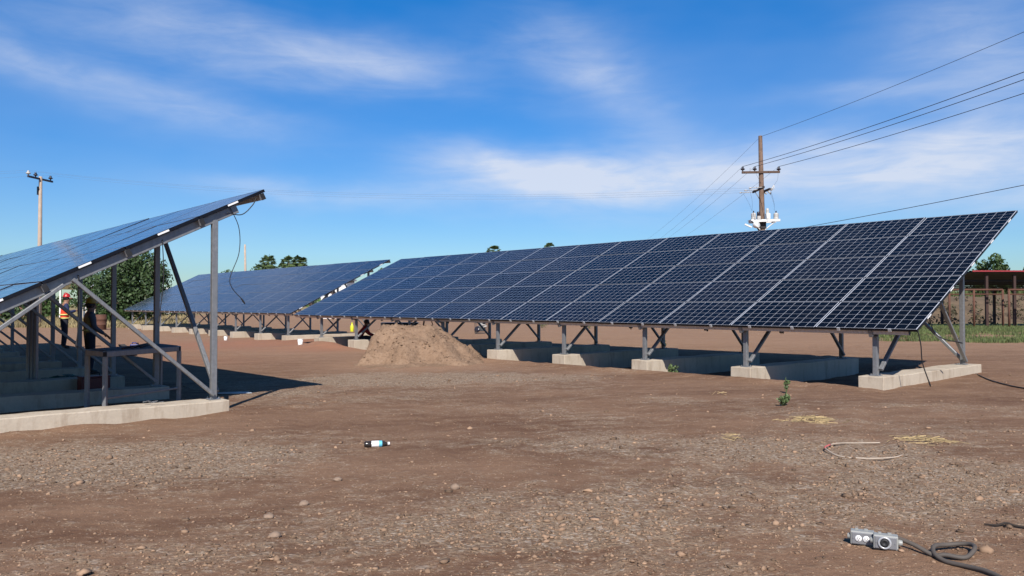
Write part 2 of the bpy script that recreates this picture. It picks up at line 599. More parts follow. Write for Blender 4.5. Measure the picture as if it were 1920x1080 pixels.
GRAVEL_PATCHES = [(*px_g(860, 1010), 1.3, 0.8, .75), (*px_g(1150, 960), 1.1, .9, .5), (*px_g(130, 870), 2.2, 1.1, .85), (*px_g(330, 850), 1.4, 0.9, .5),
                  (*px_g(1450, 860), 1.8, 1.2, .6), (*px_g(1740, 880), 1.6, 1.1, .55), (*px_g(1800, 960), 1.1, .8, .6), (*px_g(1700, 790), 2.2, 1.5, .3),
                  (*px_g(700, 715), 3.4, 1.5, .80), (*px_g(900, 705), 2.6, 1.4, .6), (*px_g(1150, 760), 2.5, 1.3, .35), (*px_g(430, 1060), .8, .4, .35),
                  (*px_g(1260, 1060), .9, .4, .45), (*px_g(1000, 830), 1.5, .8, .35), (*px_g(560, 745), 2.0, 1.0, .6), (*px_g(20, 1060), .8, .5, .2)]
HEAPS = [(*px_g(625, 652), 1.6, 1.0, .18), (*px_g(500, 644), 2.4, 1.0, .10), (*px_g(600, 640), 1.2, .8, .10), (*px_g(1500, 655), 6, 2, .0)]
REDS = [(*px_g(550, 640), 4.5, 3.4, 1.0), (*px_g(640, 655), 2.0, 1.4, .9), (*px_g(420, 650), 3.5, 3.0, .7), (*px_g(300, 680), 2.5, 2.5, .5)]


def gravel_at(x, y):
    g = 0.0
    for cx, cy, sx, sy, a in GRAVEL_PATCHES:
        g += a * gauss(x, y, cx, cy, sx, sy)
    n = noise.fractal(Vector((x * .55, y * .8, 3.1)), 0.7, 2.1, 4)
    return max(0.0, min(1.0, g * (1.0 + 0.5 * n) + 0.10 + 0.24 * n))


RUTS = [(.2, .03, 0), (1.75, .03, 0), (-1.9, -.16, 1), (-.35, -.16, 1), (2.6, .42, 2), (4.0, .42, 2)]
TRENCH_O, TRENCH_YAW = (6.18, 12.063), .8634


def sstep(v, a, b):
    t = min(1.0, max(0.0, (v - a) / (b - a)))
    return t * t * (3 - 2 * t)


def trench(x, y):
    """the soil under the right array was dug out between the footings and left as a lip in front"""
    dx, dy = x - TRENCH_O[0], y - TRENCH_O[1]
    t = dx * math.sin(TRENCH_YAW) + dy * math.cos(TRENCH_YAW)
    u = -dx * math.cos(TRENCH_YAW) + dy * math.sin(TRENCH_YAW)
    if not (-2.0 < t < 6.0 and -1.0 < u < 24.0): return 0.0
    n = noise.noise(Vector((x * 1.1, y * 1.1, 11))) * .10 + noise.noise(Vector((x * 4, y * 4, 12))) * .05
    pit = sstep(t + n, .10, .34) * (1 - sstep(t + n, 3.9, 5.2)) * sstep(u + n, .80, 1.15) * (1 - sstep(u, 20.3, 21.5))
    lip = math.exp(-((t + n + .10) / .22) ** 2) * sstep(u, .6, 1.3) * (1 - sstep(u, 20.3, 21.5))
    return -.17 * pit + .050 * lip * (1 + 3 * n)


def height_at(x, y):
    h = ground_slope(x) + trench(x, y)
    if -8 < x < -2.5 and 5 < y < 12:
        # soil drifted against the near left footing
        dx, dy = x + 6.841, y - 7.999
        q = dx * math.cos(.844) - dy * math.sin(.844)      # towards the viewer from the footing axis
        h += .045 * math.exp(-((q - .16) / .16) ** 2) * max(0.0, .5 + 1.3 * noise.noise(Vector((x * 2.3, y * 2.3, 21))))
    d = math.hypot(x, y)
    if d < 90:
        f = max(0.0, 1 - d / 90)
        h += f * (0.012 * noise.noise(Vector((x * .5, y * .5, 0))) + 0.006 * noise.noise(Vector((x * 1.7, y * 1.7, 4))))
        if d < 30:
            h += 0.006 * noise.noise(Vector((x * 5.1, y * 5.1, 9)))
        if 2 < y < 26 and -9 < x < 12:
            for x0, k1, ph in RUTS:
                q = x - (x0 + k1 * (y - 8) + .35 * math.sin(y * .35 + ph))
                if abs(q) < .5:
                    h += -.014 * math.exp(-(q / .13) ** 2) + .008 * math.exp(-((abs(q) - .24) / .09) ** 2)
        for cx, cy, sx, sy, a in HEAPS:
            g = a * gauss(x, y, cx, cy, sx, sy)
            if g > 1e-3: h += g * (1 + 0.35 * noise.noise(Vector((x * 2, y * 2, 1))))
    return h


def axis(lo, hi, step, far, grow=1.22):
    a = list(np.arange(lo, hi + 1e-6, step))
    s, p = step, hi
    while p < far:
        s *= grow; p += s; a.append(p)
    s, p = step, lo
    b = []
    while p > -far:
        s *= grow; p -= s; b.append(p)
    return np.array(b[::-1] + a)


def build_ground():
    xs = axis(-10, 12.5, 0.10, 2500)
    ys = axis(2, 29, 0.10, 2500)
    nx, ny = len(xs), len(ys)
    V = np.zeros((ny, nx, 3))
    A = {k: np.zeros(nx * ny, dtype=np.float32) for k in ('gravel', 'red', 'dry', 'pale')}
    for j, y in enumerate(ys):
        for i, x in enumerate(xs):
            V[j, i] = (x, y, height_at(x, y))
            q = j * nx + i
            A['gravel'][q] = gravel_at(x, y) if abs(x) < 60 and -5 < y < 60 else 0.15
            if abs(x) < 60 and 10 < y < 60:
                A['red'][q] = min(1.0, sum(a * gauss(x, y, cx, cy, sx, sy) for cx, cy, sx, sy, a in REDS))
            # dry grassland starts beyond the yard
            edge = 50 if x < -.42 * y else (150 if x < .42 * y else 40)
            n = 6 * noise.noise(Vector((x * .08, y * .08, 2)))
            A['dry'][q] = max(0.0, min(1.0, (y - edge + n) / 8)) if y > 0 else (1.0 if y < -60 else 0.0)
            A['pale'][q] = max(0.0, min(0.75, (y - 16 + 3 * noise.noise(Vector((x * .2, y * .2, 7)))) / 14), .95 * gauss(x, y, -2.2, 19.0, 3.0, 2.6) if abs(x) < 12 else 0.0)
    idx = np.arange(nx * ny).reshape(ny, nx)
    F = np.stack([idx[:-1, :-1], idx[:-1, 1:], idx[1:, 1:], idx[1:, :-1]], -1).reshape(-1, 4)
    me = np_mesh('ground', V.reshape(-1, 3), F, GROUND, True)
    for k, a in A.items():
        at = me.attributes.new(k, 'FLOAT', 'POINT')
        at.data.foreach_set('value', a)
    return kind(link('ground', me), 'structure')


build_ground()

# ------------------------------------------------------------------ solar arrays
def make_module_meshes():
    fr = MB()
    t, w = 0.040, 0.006
    fr.box((-PW / 2, w / 2, -t / 2), (PW, w, t))
    fr.box((-PW / 2, PH - w / 2, -t / 2), (PW, w, t))
    fr.box((-w / 2, PH / 2, -t / 2), (w, PH - 2 * w, t))
    fr.box((-PW + w / 2, PH / 2, -t / 2), (w, PH - 2 * w, t))
    frame = fr.mesh('panel', FRAME)
    b = MB().box((-PW / 2, PH / 2, -0.010), (PW - 2 * w - 0.001, PH - 2 * w - 0.001, 0.004)).mesh('backsheet', BACKS)
    g = MB()
    # own local frame: x 0..PW, y 0..PH so the cell grid follows the module
    x0, x1, y0, y1 = w, PW - w, w, PH - w
    g.add([(x0, y0, 0), (x1, y0, 0), (x1, y1, 0), (x0, y1, 0), (x0, y0, -.003), (x1, y0, -.003), (x1, y1, -.003), (x0, y1, -.003)],
          [(0, 1, 2, 3), (7, 6, 5, 4), (0, 4, 5, 1), (1, 5, 6, 2), (2, 6, 7, 3), (3, 7, 4, 0)])
    glass = g.mesh('cell_sheet', CELL)
    st = MB().box((0.001, PH / 2, -0.019), (0.003, 0.155, 0.024)).mesh('sticker', STICK)
    return frame, b, glass, st


M_FRAME, M_BACK, M_CELLS, M_STICK = make_module_meshes()


def ordinal(i):
    return ['first', 'second', 'third', 'fourth', 'fifth', 'sixth', 'seventh', 'eighth', 'ninth', 'tenth'][i]


def footing_mesh(L, W, Hh, seed):
    b = bmesh.new()
    bmesh.ops.create_cube(b, size=1)
    for v in b.verts: v.co = Vector((v.co.x * W, v.co.y * L, (v.co.z) * (Hh + 0.3)))
    bmesh.ops.bevel(b, geom=list(b.edges), offset=0.012, segments=2, profile=0.5, affect='EDGES')
    ed = [e for e in b.edges if e.calc_length() > 0.5]
    bmesh.ops.subdivide_edges(b, edges=ed, cuts=22, use_grid_fill=True)
    for v in b.verts:
        v.co.z += (Hh - 0.3) / 2
        p = v.co * 2.2 + Vector((seed, 0, 0))
        n = noise.noise(p)
        v.co.x += 0.010 * n
        v.co.z += 0.012 * noise.noise(p + Vector((9, 2, 0)) ) + 0.006 * noise.noise(p * 4)
        v.co.y += 0.008 * noise.noise(p + Vector((3, 7, 1)))
    me = bpy.data.meshes.new('concrete_footing')
    b.to_mesh(me)
    b.free()
    me.materials.append(CONC)
    return me


def solar_array(label, where, O, zlow, yaw, tilt, ncol, u0, pitch, nfr, ztop, tf=0.25, tr=3.85, seed=0, inset=-.015, rear=.36):
    """local x = -(long direction), y = up-slope; the near low corner is the origin"""
    rz = -yaw
    root = thing('solar_array', label, 'solar array', (O[0], O[1], 0), rz, 'rows of solar arrays')
    rr = random.Random(seed)
    ct, stn = math.cos(tilt), math.sin(tilt)
    def P(u, s, off=0.0):
        """point under the module plane: u along, s along slope, off normal to it"""
        return Vector((-u, s * ct - off * stn, zlow + s * stn + off * ct))
    L = ncol * MW
    for c in range(ncol):
        for r in range(5):
            p = link('panel', M_FRAME, root, P(c * MW + (MW - PW) / 2, r * MH + (MH - PH) / 2), (tilt + R(rr.uniform(-.22, .22)), R(rr.uniform(-.16, .16)), 0))
            link('cell_sheet', M_CELLS, p, (-PW, 0, -0.0015))
            link('backsheet', M_BACK, p)
            if c == 0:
                link('sticker', M_STICK, p)
    S = 5 * MH
    # purlins under every module joint, resting on the rafters
    for r in range(6):
        s = min(max(r * MH + 0.005, 0.075), S - 0.075)
        m = MB()
        a, b_ = P(inset, s, -0.085), P(L + 0.015, s, -0.085)
        m.bar(a, b_, 0.055, 0.085, (0, -stn, ct))
        pr = m.build('purlin', RAILM, root)
        cap = MB()
        cap.bar(P(inset - .005, s, -0.085), P(inset - .0005, s, -0.085), 0.060, 0.090, (0, -stn, ct), 0.002)
        cap.build('end_cap', RUBBER, pr)
        if r == 0:
            for c in range(ncol * 2):
                uu = (c * 0.5 + 0.25) * MW
                MB().box(P(uu, 0.0, -0.020), (0.045, 0.030, 0.050), Matrix.Rotation(tilt, 3, 'X')).build('clamp', RAILM, pr)
        if r % 2 == 0 and r < 5:
            pass
    # junction leads bunched under the low edge
    for c in range(ncol):
        uu = (c + 0.47 + rr.uniform(-.08, .08)) * MW
        m = MB()
        for q in range(2):
            x = rr.uniform(-.05, .05)
            m.tube([P(uu + x - .05, 0.16, -.06), P(uu + x, 0.13, -.20 - rr.uniform(0, .03)), P(uu + x + .06, .17, -.06)], 0.008, 6)
        m.box(P(uu, .13, -.175), (.07, .04, .035))
        m.build('cable_bunch', RUBBER, root)
    for k in range(nfr):
        u = u0 + k * pitch
        # rafter
        MB().bar(P(u, 0.02, -0.105), P(u, S - 0.45, -0.105), 0.060, 0.120, (0, -stn, ct)).build('rafter', STEEL, root)
        def top(t, off=-0.24):
            return zlow + t * math.tan(tilt) + off / ct
        zg = ztop
        for nm, t in (('front_post', tf), ('rear_post', tr)):
            m = MB()
            m.bar((-u, t, zg), (-u, t, top(t, -.13)), 0.075, 0.075, (0, 1, 0), 0.004)
            po = m.build(nm, STEEL, root)
            f = MB().box((-u, t, zg + 0.006), (0.15, 0.15, 0.012))
            for sx in (-1, 1):
                for sy in (-1, 1):
                    f.tube([(-u + sx * .055, t + sy * .055, zg), (-u + sx * .055, t + sy * .055, zg + .035)], 0.009, 6)
            f.build('foot_plate', STEEL, po)
        # braces in the frame plane
        tb = 2.15
        MB().bar((-u + .066, tr - 0.02, zg + 0.07), (-u + .066, tb, top(tb, -0.12)), 0.045, 0.062, (1, 0, 0)).build('brace', STEEL, root)
        t2 = 2.05
        MB().bar((-u + .066, tf + 0.02, zg + 0.10), (-u + .070, t2, top(t2, -0.14)), 0.045, 0.070, (1, 0, 0)).build('brace', STEEL, root)
        # brace along the row, from the rear foot up to the next bay
        if k in (0, nfr - 2):
            MB().bar((-u - 0.04, tr + .06, zg + 0.10), (-u - pitch + .05, tr + .06, top(tr, -0.16)), 0.055, 0.055, (0, 1, 0)).build('brace', STEEL, root)
    # footings: strips of concrete that carry each frame
    Mz = Matrix.Rotation(rz, 3, 'Z')
    for k in range(nfr):
        u = u0 + k * pitch
        Lf = tr - tf + 0.185 + rear
        c = Mz @ Vector((-u, (tf + tr) / 2 + (rear - .185) / 2, 0)) + Vector((O[0], O[1], 0))
        g = ground_slope(c.x)
        o = link('concrete_footing', footing_mesh(Lf, 0.42, ztop - g, seed * 10 + k), None, (c.x, c.y, g), (0, 0, rz))
        lab = f'long pale concrete footing strip, {ordinal(k)} from the near end, under {where}'
        tag(o, lab, 'footing', 'concrete footing strips under the arrays')
    return root, P, Mz


ARR_R = solar_array('long array of gridded dark blue panels filling the right half, nearest corner at far right', 'the long right array',
                    (6.18, 12.063), CAM_H - .3975, .8634, .4473, 13, .75, 2.40, 9, .255, seed=1, inset=.16)
ARR_L = solar_array('array at the left edge seen from its end, panel tops mirroring the sky', 'the left array seen end-on',
                    (-6.841, 7.999), CAM_H - .636, .844, .459, 13, .10, 2.35, 9, .135, tr=3.87, seed=2, rear=.14)
ARR_B = solar_array('smaller looking array in the middle distance behind the left one, slate blue', 'the middle-distance array',
                    (-8.605, 30.599), CAM_H - .376, .863, .465, 14, .66, 2.70, 9, .17, seed=3)


def arr_cable(arr, pts, r=0.0055, plug=True):
    root = arr[0]
    m = MB()
    m.tube(smooth_path(pts), r, 7)
    o = m.build('lead_cable', RUBBER, root, True)
    if plug:
        a, b = Vector(pts[-2]), Vector(pts[-1])
        d = (b - a).normalized()
        MB().tube([b - d * .01, b + d * .05, b + d * .08], [.012, .013, .006], 8).build('plug', RUBBER, o)
    return o


def smooth_path(pts, n=8):
    pts = [Vector(p) for p in pts]
    out = []
    for i in range(len(pts) - 1):
        p0, p1, p2, p3 = pts[max(i - 1, 0)], pts[i], pts[i + 1], pts[min(i + 2, len(pts) - 1)]
        for k in range(n):
            t = k / n
            out.append(0.5 * ((2 * p1) + (-p0 + p2) * t + (2 * p0 - 5 * p1 + 4 * p2 - p3) * t * t + (-p0 + 3 * p1 - 3 * p2 + p3) * t ** 3))
    out.append(pts[-1])
    return out


PL = ARR_L[1]
arr_cable(ARR_L, [PL(0.05, 4.50, -.05), PL(.06, 4.50, -.35), PL(.05, 4.50, -.35) + Vector((0, 0, -.35)), PL(.05, 4.36, -.35) + Vector((0, 0, -.68)), PL(.03, 4.54, -.35) + Vector((0, 0, -1.0))])
arr_cable(ARR_L, [PL(0.02, 4.42, -.10), PL(.02, 4.60, -.20), PL(.02, 4.80, -.14), PL(.02, 4.90, -.06)], 0.007, False)
arr_cable(ARR_L, [PL(0.06, 3.50, -.10), PL(.06, 3.50, -.10) + Vector((0, .02, -.5)), PL(.06, 3.50, -.10) + Vector((0, -.03, -1.0))], 0.006)
arr_cable(ARR_L, [PL(0.06, 2.42, -.10), PL(.06, 2.42, -.10) + Vector((0, .02, -.4)), PL(.06, 2.42, -.10) + Vector((0, -.01, -.8))], 0.006)
PR = ARR_R[1]
arr_cable(ARR_R, [PR(0.04, .10, -.08), PR(.03, .08, -.3), PR(.05, .05, -.6), PR(.0, .02, -.92)], 0.009)
arr_cable(ARR_R, [PR(0.3, 1.15, -.10), PR(.3, 1.2, -.6), PR(.25, 1.35, -.85), PR(.1, 1.60, -1.05)], 0.009)

# ------------------------------------------------------------------ pebbles
ICO_V, ICO_F = None, None


def ico():
    b = bmesh.new()
    bmesh.ops.create_icosphere(b, subdivisions=1, radius=1)
    v = np.array([p.co[:] for p in b.verts]); f = np.array([[q.index for q in t.verts] for t in b.faces])
    b.free()
    return v, f


def pebble_field():
    v0, f0 = ico()
    pts = []
    tries = 0
    while len(pts) < 13000 and tries < 200000:
        tries += 1
        # more per square metre close by: draw uniformly in picture space on the ground
        px, py = rnd.uniform(-40, 1960), 700 + 400 * rnd.random() ** 0.8
        p = on_ground(px, py)
        g = gravel_at(p.x, p.y)
        if rnd.random() > 0.05 + g * g * 1.2: continue
        # keep off the footings
        s = min(0.032, 0.0038 * math.exp(abs(rnd.gauss(0, .62))) * (0.75 + p.y * .055))
        pts.append((p.x, p.y, height_at(p.x, p.y), s))
    P = np.array(pts)
    n = len(P)
    jit = 1 + 0.28 * rng.standard_normal((n, len(v0), 1))
    sc = np.stack([rng.uniform(.8, 1.5, n), rng.uniform(.7, 1.2, n), rng.uniform(.35, .75, n)], -1)
    ang = rng.uniform(0, 6.283, n)
    c, s = np.cos(ang), np.sin(ang)
    q = v0[None] * jit * sc[:, None, :] * P[:, 3][:, None, None]
    X = q[..., 0] * c[:, None] - q[..., 1] * s[:, None]
    Y = q[..., 0] * s[:, None] + q[..., 1] * c[:, None]
    V = np.stack([X + P[:, 0:1], Y + P[:, 1:2], q[..., 2] + P[:, 2:3] + (P[:, 3:4] * .22)], -1).reshape(-1, 3)
    F = (f0[None] + (np.arange(n) * len(v0))[:, None, None]).reshape(-1, 3)
    o = link('gravel', np_mesh('gravel', V, F, PEB))
    kind(o, 'stuff')
    o['label'] = 'loose pebbles and chips scattered over the brown dirt'


pebble_field()


def stone(px, py, size, label, mat=STONE, flat=.75):
    p = on_ground(px, py)
    b = bmesh.new()
    bmesh.ops.create_icosphere(b, subdivisions=3, radius=1)
    sd = rnd.uniform(0, 50)
    for v in b.verts:
        k = 1 + .22 * noise.noise(v.co * 1.3 + Vector((sd, 0, 0))) + .08 * noise.noise(v.co * 4 + Vector((sd, 0, 0)))
        v.co = Vector((v.co.x * k * 1.15, v.co.y * k, v.co.z * k * flat)) * size
    me = bpy.data.meshes.new('stone'); b.to_mesh(me); b.free()
    me.materials.append(mat)
    me.polygons.foreach_set('use_smooth', [True] * len(me.polygons))
    tag(link('stone', me, None, (p.x, p.y, height_at(p.x, p.y) + size * flat * .55)), label, 'stone', 'larger stones on the dirt')


stone(853, 917, .030, 'rounded reddish stone on bare dirt in the middle foreground', flat=.9)
stone(570, 944, .030, 'angular pale stone left of the middle foreground')
stone(633, 902, .030, 'flat pale stone below and left of the dropped bottle', flat=.6)
stone(516, 1008, .032, 'dark edged stone near the bottom left of the yard', flat=.6)
stone(504, 972, .032, 'low sandy stone just above the dark edged stone', flat=.55)


# ------------------------------------------------------------------ dirt mound
def dirt_mound():
    cx, cy = -2.20, 20.3
    hw = 2.6
    n = 130
    V, F = [], []
    def st(v, a, b):
        t = min(1, max(0, (v - a) / (b - a)))
        return t * t * (3 - 2 * t)
    def lin(v, a, b):
        return min(1.0, max(0.0, (v - a) / (b - a)))
    def prof(x, y):
        # tipped heap: slopes at the angle of repose, a flat worked top, loose skirt to the viewer
        l = lin(x, -1.38, -1.10)
        r = lin(-x, -1.50, -.22)
        f = lin(y, -1.85, -.55)
        b = lin(-y, -1.7, -.7)
        top = .85 - .05 * st(x, .0, .6)
        h = top * min(l, r, f, b, 1.0)
        h = .55 * h + .45 * top * l * r * f * b
        h += 0.13 * math.exp(-((x + .05) / 1.35) ** 2 - ((y + 1.35) / .95) ** 2)
        return h
    for j in range(n + 1):
        for i in range(n + 1):
            x, y = (i / n * 2 - 1) * hw, (j / n * 2 - 1) * 2.9
            wx = x + .20 * noise.noise(Vector((x * 1.5, y * 1.5, 3))) + .04 * noise.noise(Vector((x * 5, y * 5, 3)))
            wy = y + .36 * noise.noise(Vector((x * 1.5, y * 1.5, 8)))
            h = prof(wx, wy)
            e = min(1, h * 4)
            fr = noise.fractal(Vector((x * 2.2, y * 2.2, 5)), .9, 2.1, 6)
            h += e * (.085 * fr + .085 * abs(noise.noise(Vector((x * 5, y * 5, 1)))) + .05 * abs(noise.noise(Vector((x * 12, y * 12, 6)))) + .03 * noise.noise(Vector((x * 22, y * 22, 1))))
            V.append((x, y, h - .05))
            if i < n and j < n:
                q = j * (n + 1) + i
                F.append((q, q + 1, q + n + 2, q + n + 1))
    m, k, b = mat_base('loose spoil')
    g = k.n('ShaderNodeNewGeometry').outputs['Position']
    a = k.noise(g, 2.0, 6, .65); f = k.noise(g, 16, 6, .75)
    col = k.mix(k.ramp(a, .35, .65), (.235, .152, .100), (.310, .208, .140))
    col = k.mix(k.ramp(f, .55, .72, 0, .5), col, (.40, .31, .23))
    col = k.mix(k.ramp(f, .46, .32, 0, .7), col, (.105, .066, .045))  # crevice shade put into the colour, where the bump is low
    k.put(b.inputs['Base Color'], col)
    b.inputs['Roughness'].default_value = .95
    b.inputs['Specular IOR Level'].default_value = .15
    bp = k.n('ShaderNodeBump'); bp.inputs['Strength'].default_value = .9; bp.inputs['Distance'].default_value = .05
    k.put(bp.inputs['Height'], f); k.put(b.inputs['Normal'], bp.outputs[0])
    me = bpy.data.meshes.new('dirt_mound')
    me.from_pydata(V, [], F)
    me.materials.append(m)
    me.polygons.foreach_set('use_smooth', [True] * len(me.polygons))
    mo = tag(link('dirt_mound', me, None, (cx, cy, ground_slope(cx))), 'heap of loose brown earth in front of the right array', 'dirt mound')
    # clods and chips lying over the pile
    v0, f0 = ico()
    g = np.random.default_rng(4)
    VV, FF = [], []
    arr = np.array(V).reshape(n + 1, n + 1, 3)
    for q in range(3600):
        i, j = g.integers(4, n - 3, 2)
        p = arr[j, i]
        if p[2] < .06: continue
        sz = min(.027, .0065 * math.exp(abs(g.normal(0, .8))))
        w = v0 * (1 + .42 * g.standard_normal((len(v0), 1))) * sz * np.array([1.1, 1, .75])
        FF.append(f0 + len(VV) * len(v0))
        VV.append(w + p + np.array([g.uniform(-.02, .02), g.uniform(-.02, .02), sz * .3]))
    cl = link('clods', np_mesh('clods', np.concatenate(VV), np.concatenate(FF), CLOD), mo)
    cl['kind'] = 'stuff'


dirt_mound()

# ------------------------------------------------------------------ vegetation
def leaf_cloud(blobs, n, size, seed, squash=1.0):
    """leaf-sized quads scattered on and inside clump shells"""
    g = np.random.default_rng(seed)
    vol = np.array([b[3] ** 2 for b in blobs]); vol = vol / vol.sum()
    pick = g.choice(len(blobs), n, p=vol)
    B = np.array(blobs)[pick]
    d = g.standard_normal((n, 3)); d /= np.linalg.norm(d, axis=1, keepdims=True)
    rad = B[:, 3:4] * (0.55 + 0.5 * g.random((n, 1)) ** .6)
    c = B[:, :3] + d * rad * np.array([1, 1, squash])
    a = g.standard_normal((n, 3)); a -= d * (a * d).sum(1, keepdims=True) * .6
    a /= np.linalg.norm(a, axis=1, keepdims=True)
    nrm = d + .7 * g.standard_normal((n, 3)); nrm /= np.linalg.norm(nrm, axis=1, keepdims=True)
    b = np.cross(nrm, a); b /= np.linalg.norm(b, axis=1, keepdims=True) + 1e-9
    s = size * g.uniform(.6, 1.3, (n, 1))
    V = np.stack([c - a * s, c + b * s * .55, c + a * s, c - b * s * .55], 1).reshape(-1, 3)
    F = np.arange(4 * n).reshape(-1, 4)
    return V, F


def tree(name, label, cat, base, h, w, mat, nleaf, leaf, nblob, seed, trunk_h=.3, group=None, dens=.34):
    r = random.Random(seed)
    root = thing(name, label, cat, base, 0, group)
    blobs = []
    lim = []
    for i in range(nblob):
        a = r.uniform(0, 6.283)
        q = math.sqrt(r.random())
        zz = r.uniform(trunk_h + .12, 1.0)
        prof = math.sin(min(1, max(.12, (zz - trunk_h * .6) / (1.05 - trunk_h * .6))) * math.pi) ** .6
        rr = q * w * .5 * prof * .85
        br = w * dens * r.uniform(.45, .85) * (.7 + .3 * prof)
        blobs.append((rr * math.cos(a), rr * math.sin(a), zz * h - br * .55, br))
    t = MB()
    lean = r.uniform(-.15, .15)
    t.tube(smooth_path([(0, 0, -.15), (lean * .3, 0, h * trunk_h * .5), (lean, .05, h * trunk_h), (lean * 1.3, 0, h * .65)], 4), [h * .035 * (1 - .06 * i) for i in range(13)], 8)
    for b in blobs[::2]:
        z0 = h * r.uniform(trunk_h * .8, trunk_h + .2)
        t.tube(smooth_path([(lean, 0, z0), (b[0] * .5, b[1] * .5, (z0 + b[2]) / 2 + .1 * h * r.random()), b[:3]], 3), [h * .016 * (1 - i * .12) for i in range(7)], 6)
    t.build('trunk', BARK, root, True)
    V, F = leaf_cloud(blobs, nleaf, leaf, seed, .85)
    link('crown', np_mesh('crown', V, F, mat), root)
    return root


def gpt(px, depth):
    x = (px - 960) / FPX * depth
    return (x, depth, ground_slope(x))


tree('broadleaf_tree', 'big dense dark tree behind the left array posts', 'tree', gpt(247, 62), 5.6, 5.4, LEAFD, 15000, .13, 52, 11, .16)
tree('broadleaf_tree', 'smaller dark tree left of the big dense tree, by the pale canopy', 'tree', gpt(172, 72), 4.6, 3.8, LEAFD, 3500, .14, 20, 12, .25)
tree('broadleaf_tree', 'leafy green tree rising over the red shed roof', 'tree', gpt(1856, 62), 5.15, 3.3, LEAFM, 3800, .13, 26, 13, .3, dens=.26)
tree('shrub_tree', 'low round tree at the right edge beyond the shed', 'tree', gpt(1925, 70), 4.8, 3.0, LEAFM, 1800, .13, 14, 14, .3, dens=.26)
for i, (px, d, h, w, lab) in enumerate([(12, 62, 2.6, 4.0, 'grey green bush at the left edge seen under the left array'),
                                        (85, 80, 3.0, 4.5, 'green bush seen between the crowded posts of the left array'),
                                        (320, 95, 3.2, 5.5, 'bush peeking past the far corner of the middle array'),
                                        (212, 60, 1.3, 2.2, 'low bush beside the big dense tree foot'),
                                        (640, 95, 4.6, 4.2, 'bush glimpsed in the gap between the two far arrays'),
                                        (732, 100, 7.2, 3.0, 'small tree at the top of the gap between the far arrays'),
                                        (430, 120, 6.6, 5.0, 'round bush showing over the middle array beside the thin mast'),
                                        (472, 118, 7.4, 6.0, 'wide leafy bush under the palms above the middle array')]):
    tree('bush', lab, 'bush', gpt(px, d), h, w, LEAFM if i % 2 else LEAFD, 1700, .16, 14, 30 + i, .12)


def palm(label, px, ytop, depth, cw, seed, n=46):
    r = random.Random(seed)
    x, y, z = gpt(px, depth)
    top = CAM_H + (569 - ytop) / FPX * depth
    root = thing('palm_tree', label, 'palm', (x, y, z), 0, 'fan palms on the skyline')
    h = top - z - cw * .38
    t = MB()
    t.tube([(0, 0, -.2), (.05, 0, h * .3), (.0, .05, h * .7), (0, 0, h)], [.26, .20, .17, .20], 9)
    t.build('trunk', PALMB, root, True)
    V, F = [], []
    def frond(az, el, L):
        d = Vector((math.cos(az) * math.cos(el), math.sin(az) * math.cos(el), math.sin(el)))
        side = d.cross(Vector((0, 0, 1)))
        side = side.normalized() if side.length > .01 else Vector((1, 0, 0))
        up = side.cross(d).normalized()
        c0 = Vector((0, 0, h))
        c1 = c0 + d * L * .5
        q = len(V)
        V.extend([c0 - side * .03, c0 + side * .03, c1 + side * .03, c1 - side * .03])
        F.append((q, q + 1, q + 2, q + 3))
        for k in range(9):
            a = (k / 8 * 2 - 1) * 1.25
            bd = (d * math.cos(a) + side * math.sin(a)).normalized()
            pe = (d * -math.sin(a) + side * math.cos(a))
            ln = L * .5 * r.uniform(.85, 1.1)
            tip = c1 + bd * ln - Vector((0, 0, ln * .25 * (1 + abs(a) * .4)))
            w = .07 * L
            q = len(V)
            V.extend([c1, c1 + bd * ln * .55 + pe * w + up * .03, tip, c1 + bd * ln * .55 - pe * w + up * .03])
            F.append((q, q + 1, q + 2, q + 3))
    for i in range(n):
        el = math.asin(max(-1, min(1, r.uniform(-.95, 1.0))))
        frond(r.uniform(0, 6.283), el, cw * .5 * r.uniform(.8, 1.08))
    link('crown', np_mesh('crown', np.array([tuple(v) for v in V]), np.array(F), LEAFP), root)


palm('tall fan palm left of the twin palms above the middle array', 502, 478, 130, 3.3, 1, 64)
palm('fan palm forming the left crown of the twin pair', 541, 479, 130, 3.2, 2, 64)
palm('fan palm forming the right crown of the twin pair', 562, 478, 132, 3.2, 3, 64)
palm('low fan palm tucked against the wide bush, left of the tall palm', 486, 493, 128, 2.4, 4, 44)
palm('low fan palm between the tall palm and the twin pair', 522, 492, 128, 2.5, 5, 44)
palm('lone palm top peeping over the right array, left of its centre', 925, 459, 140, 3.3, 6, 60)
palm('lone palm top peeping over the right array near the row of faint wires', 1030, 455, 140, 2.9, 7, 60)


def grass_mesh(name, pts, hmin, hmax, wid, mat, seed):
    """pts: (n,3) blade feet"""
    g = np.random.default_rng(seed)
    n = len(pts)
    a = g.uniform(0, 6.283, n)
    h = g.uniform(hmin, hmax, n)
    ln = g.uniform(.1, .7, n) * h
    la = g.uniform(0, 6.283, n)
    sx, sy = np.cos(a) * wid, np.sin(a) * wid
    tx, ty = np.cos(la) * ln, np.sin(la) * ln
    P = np.asarray(pts)
    b0 = P + np.stack([-sx, -sy, np.zeros(n) - .02], 1)
    b1 = P + np.stack([sx, sy, np.zeros(n) - .02], 1)
    m0 = P + np.stack([tx * .35 + sx * .7, ty * .35 + sy * .7, h * .6], 1)
    m1 = P + np.stack([tx * .35 - sx * .7, ty * .35 - sy * .7, h * .6], 1)
    tp = P + np.stack([tx, ty, h], 1)
    V = np.stack([b0, b1, m0, m1, tp], 1).reshape(-1, 3)
    i = np.arange(n)[:, None] * 5
    F = np.concatenate([i + [0, 1, 2], i + [0, 2, 3], i + [3, 2, 4]])
    return np_mesh(name, V, F, mat)


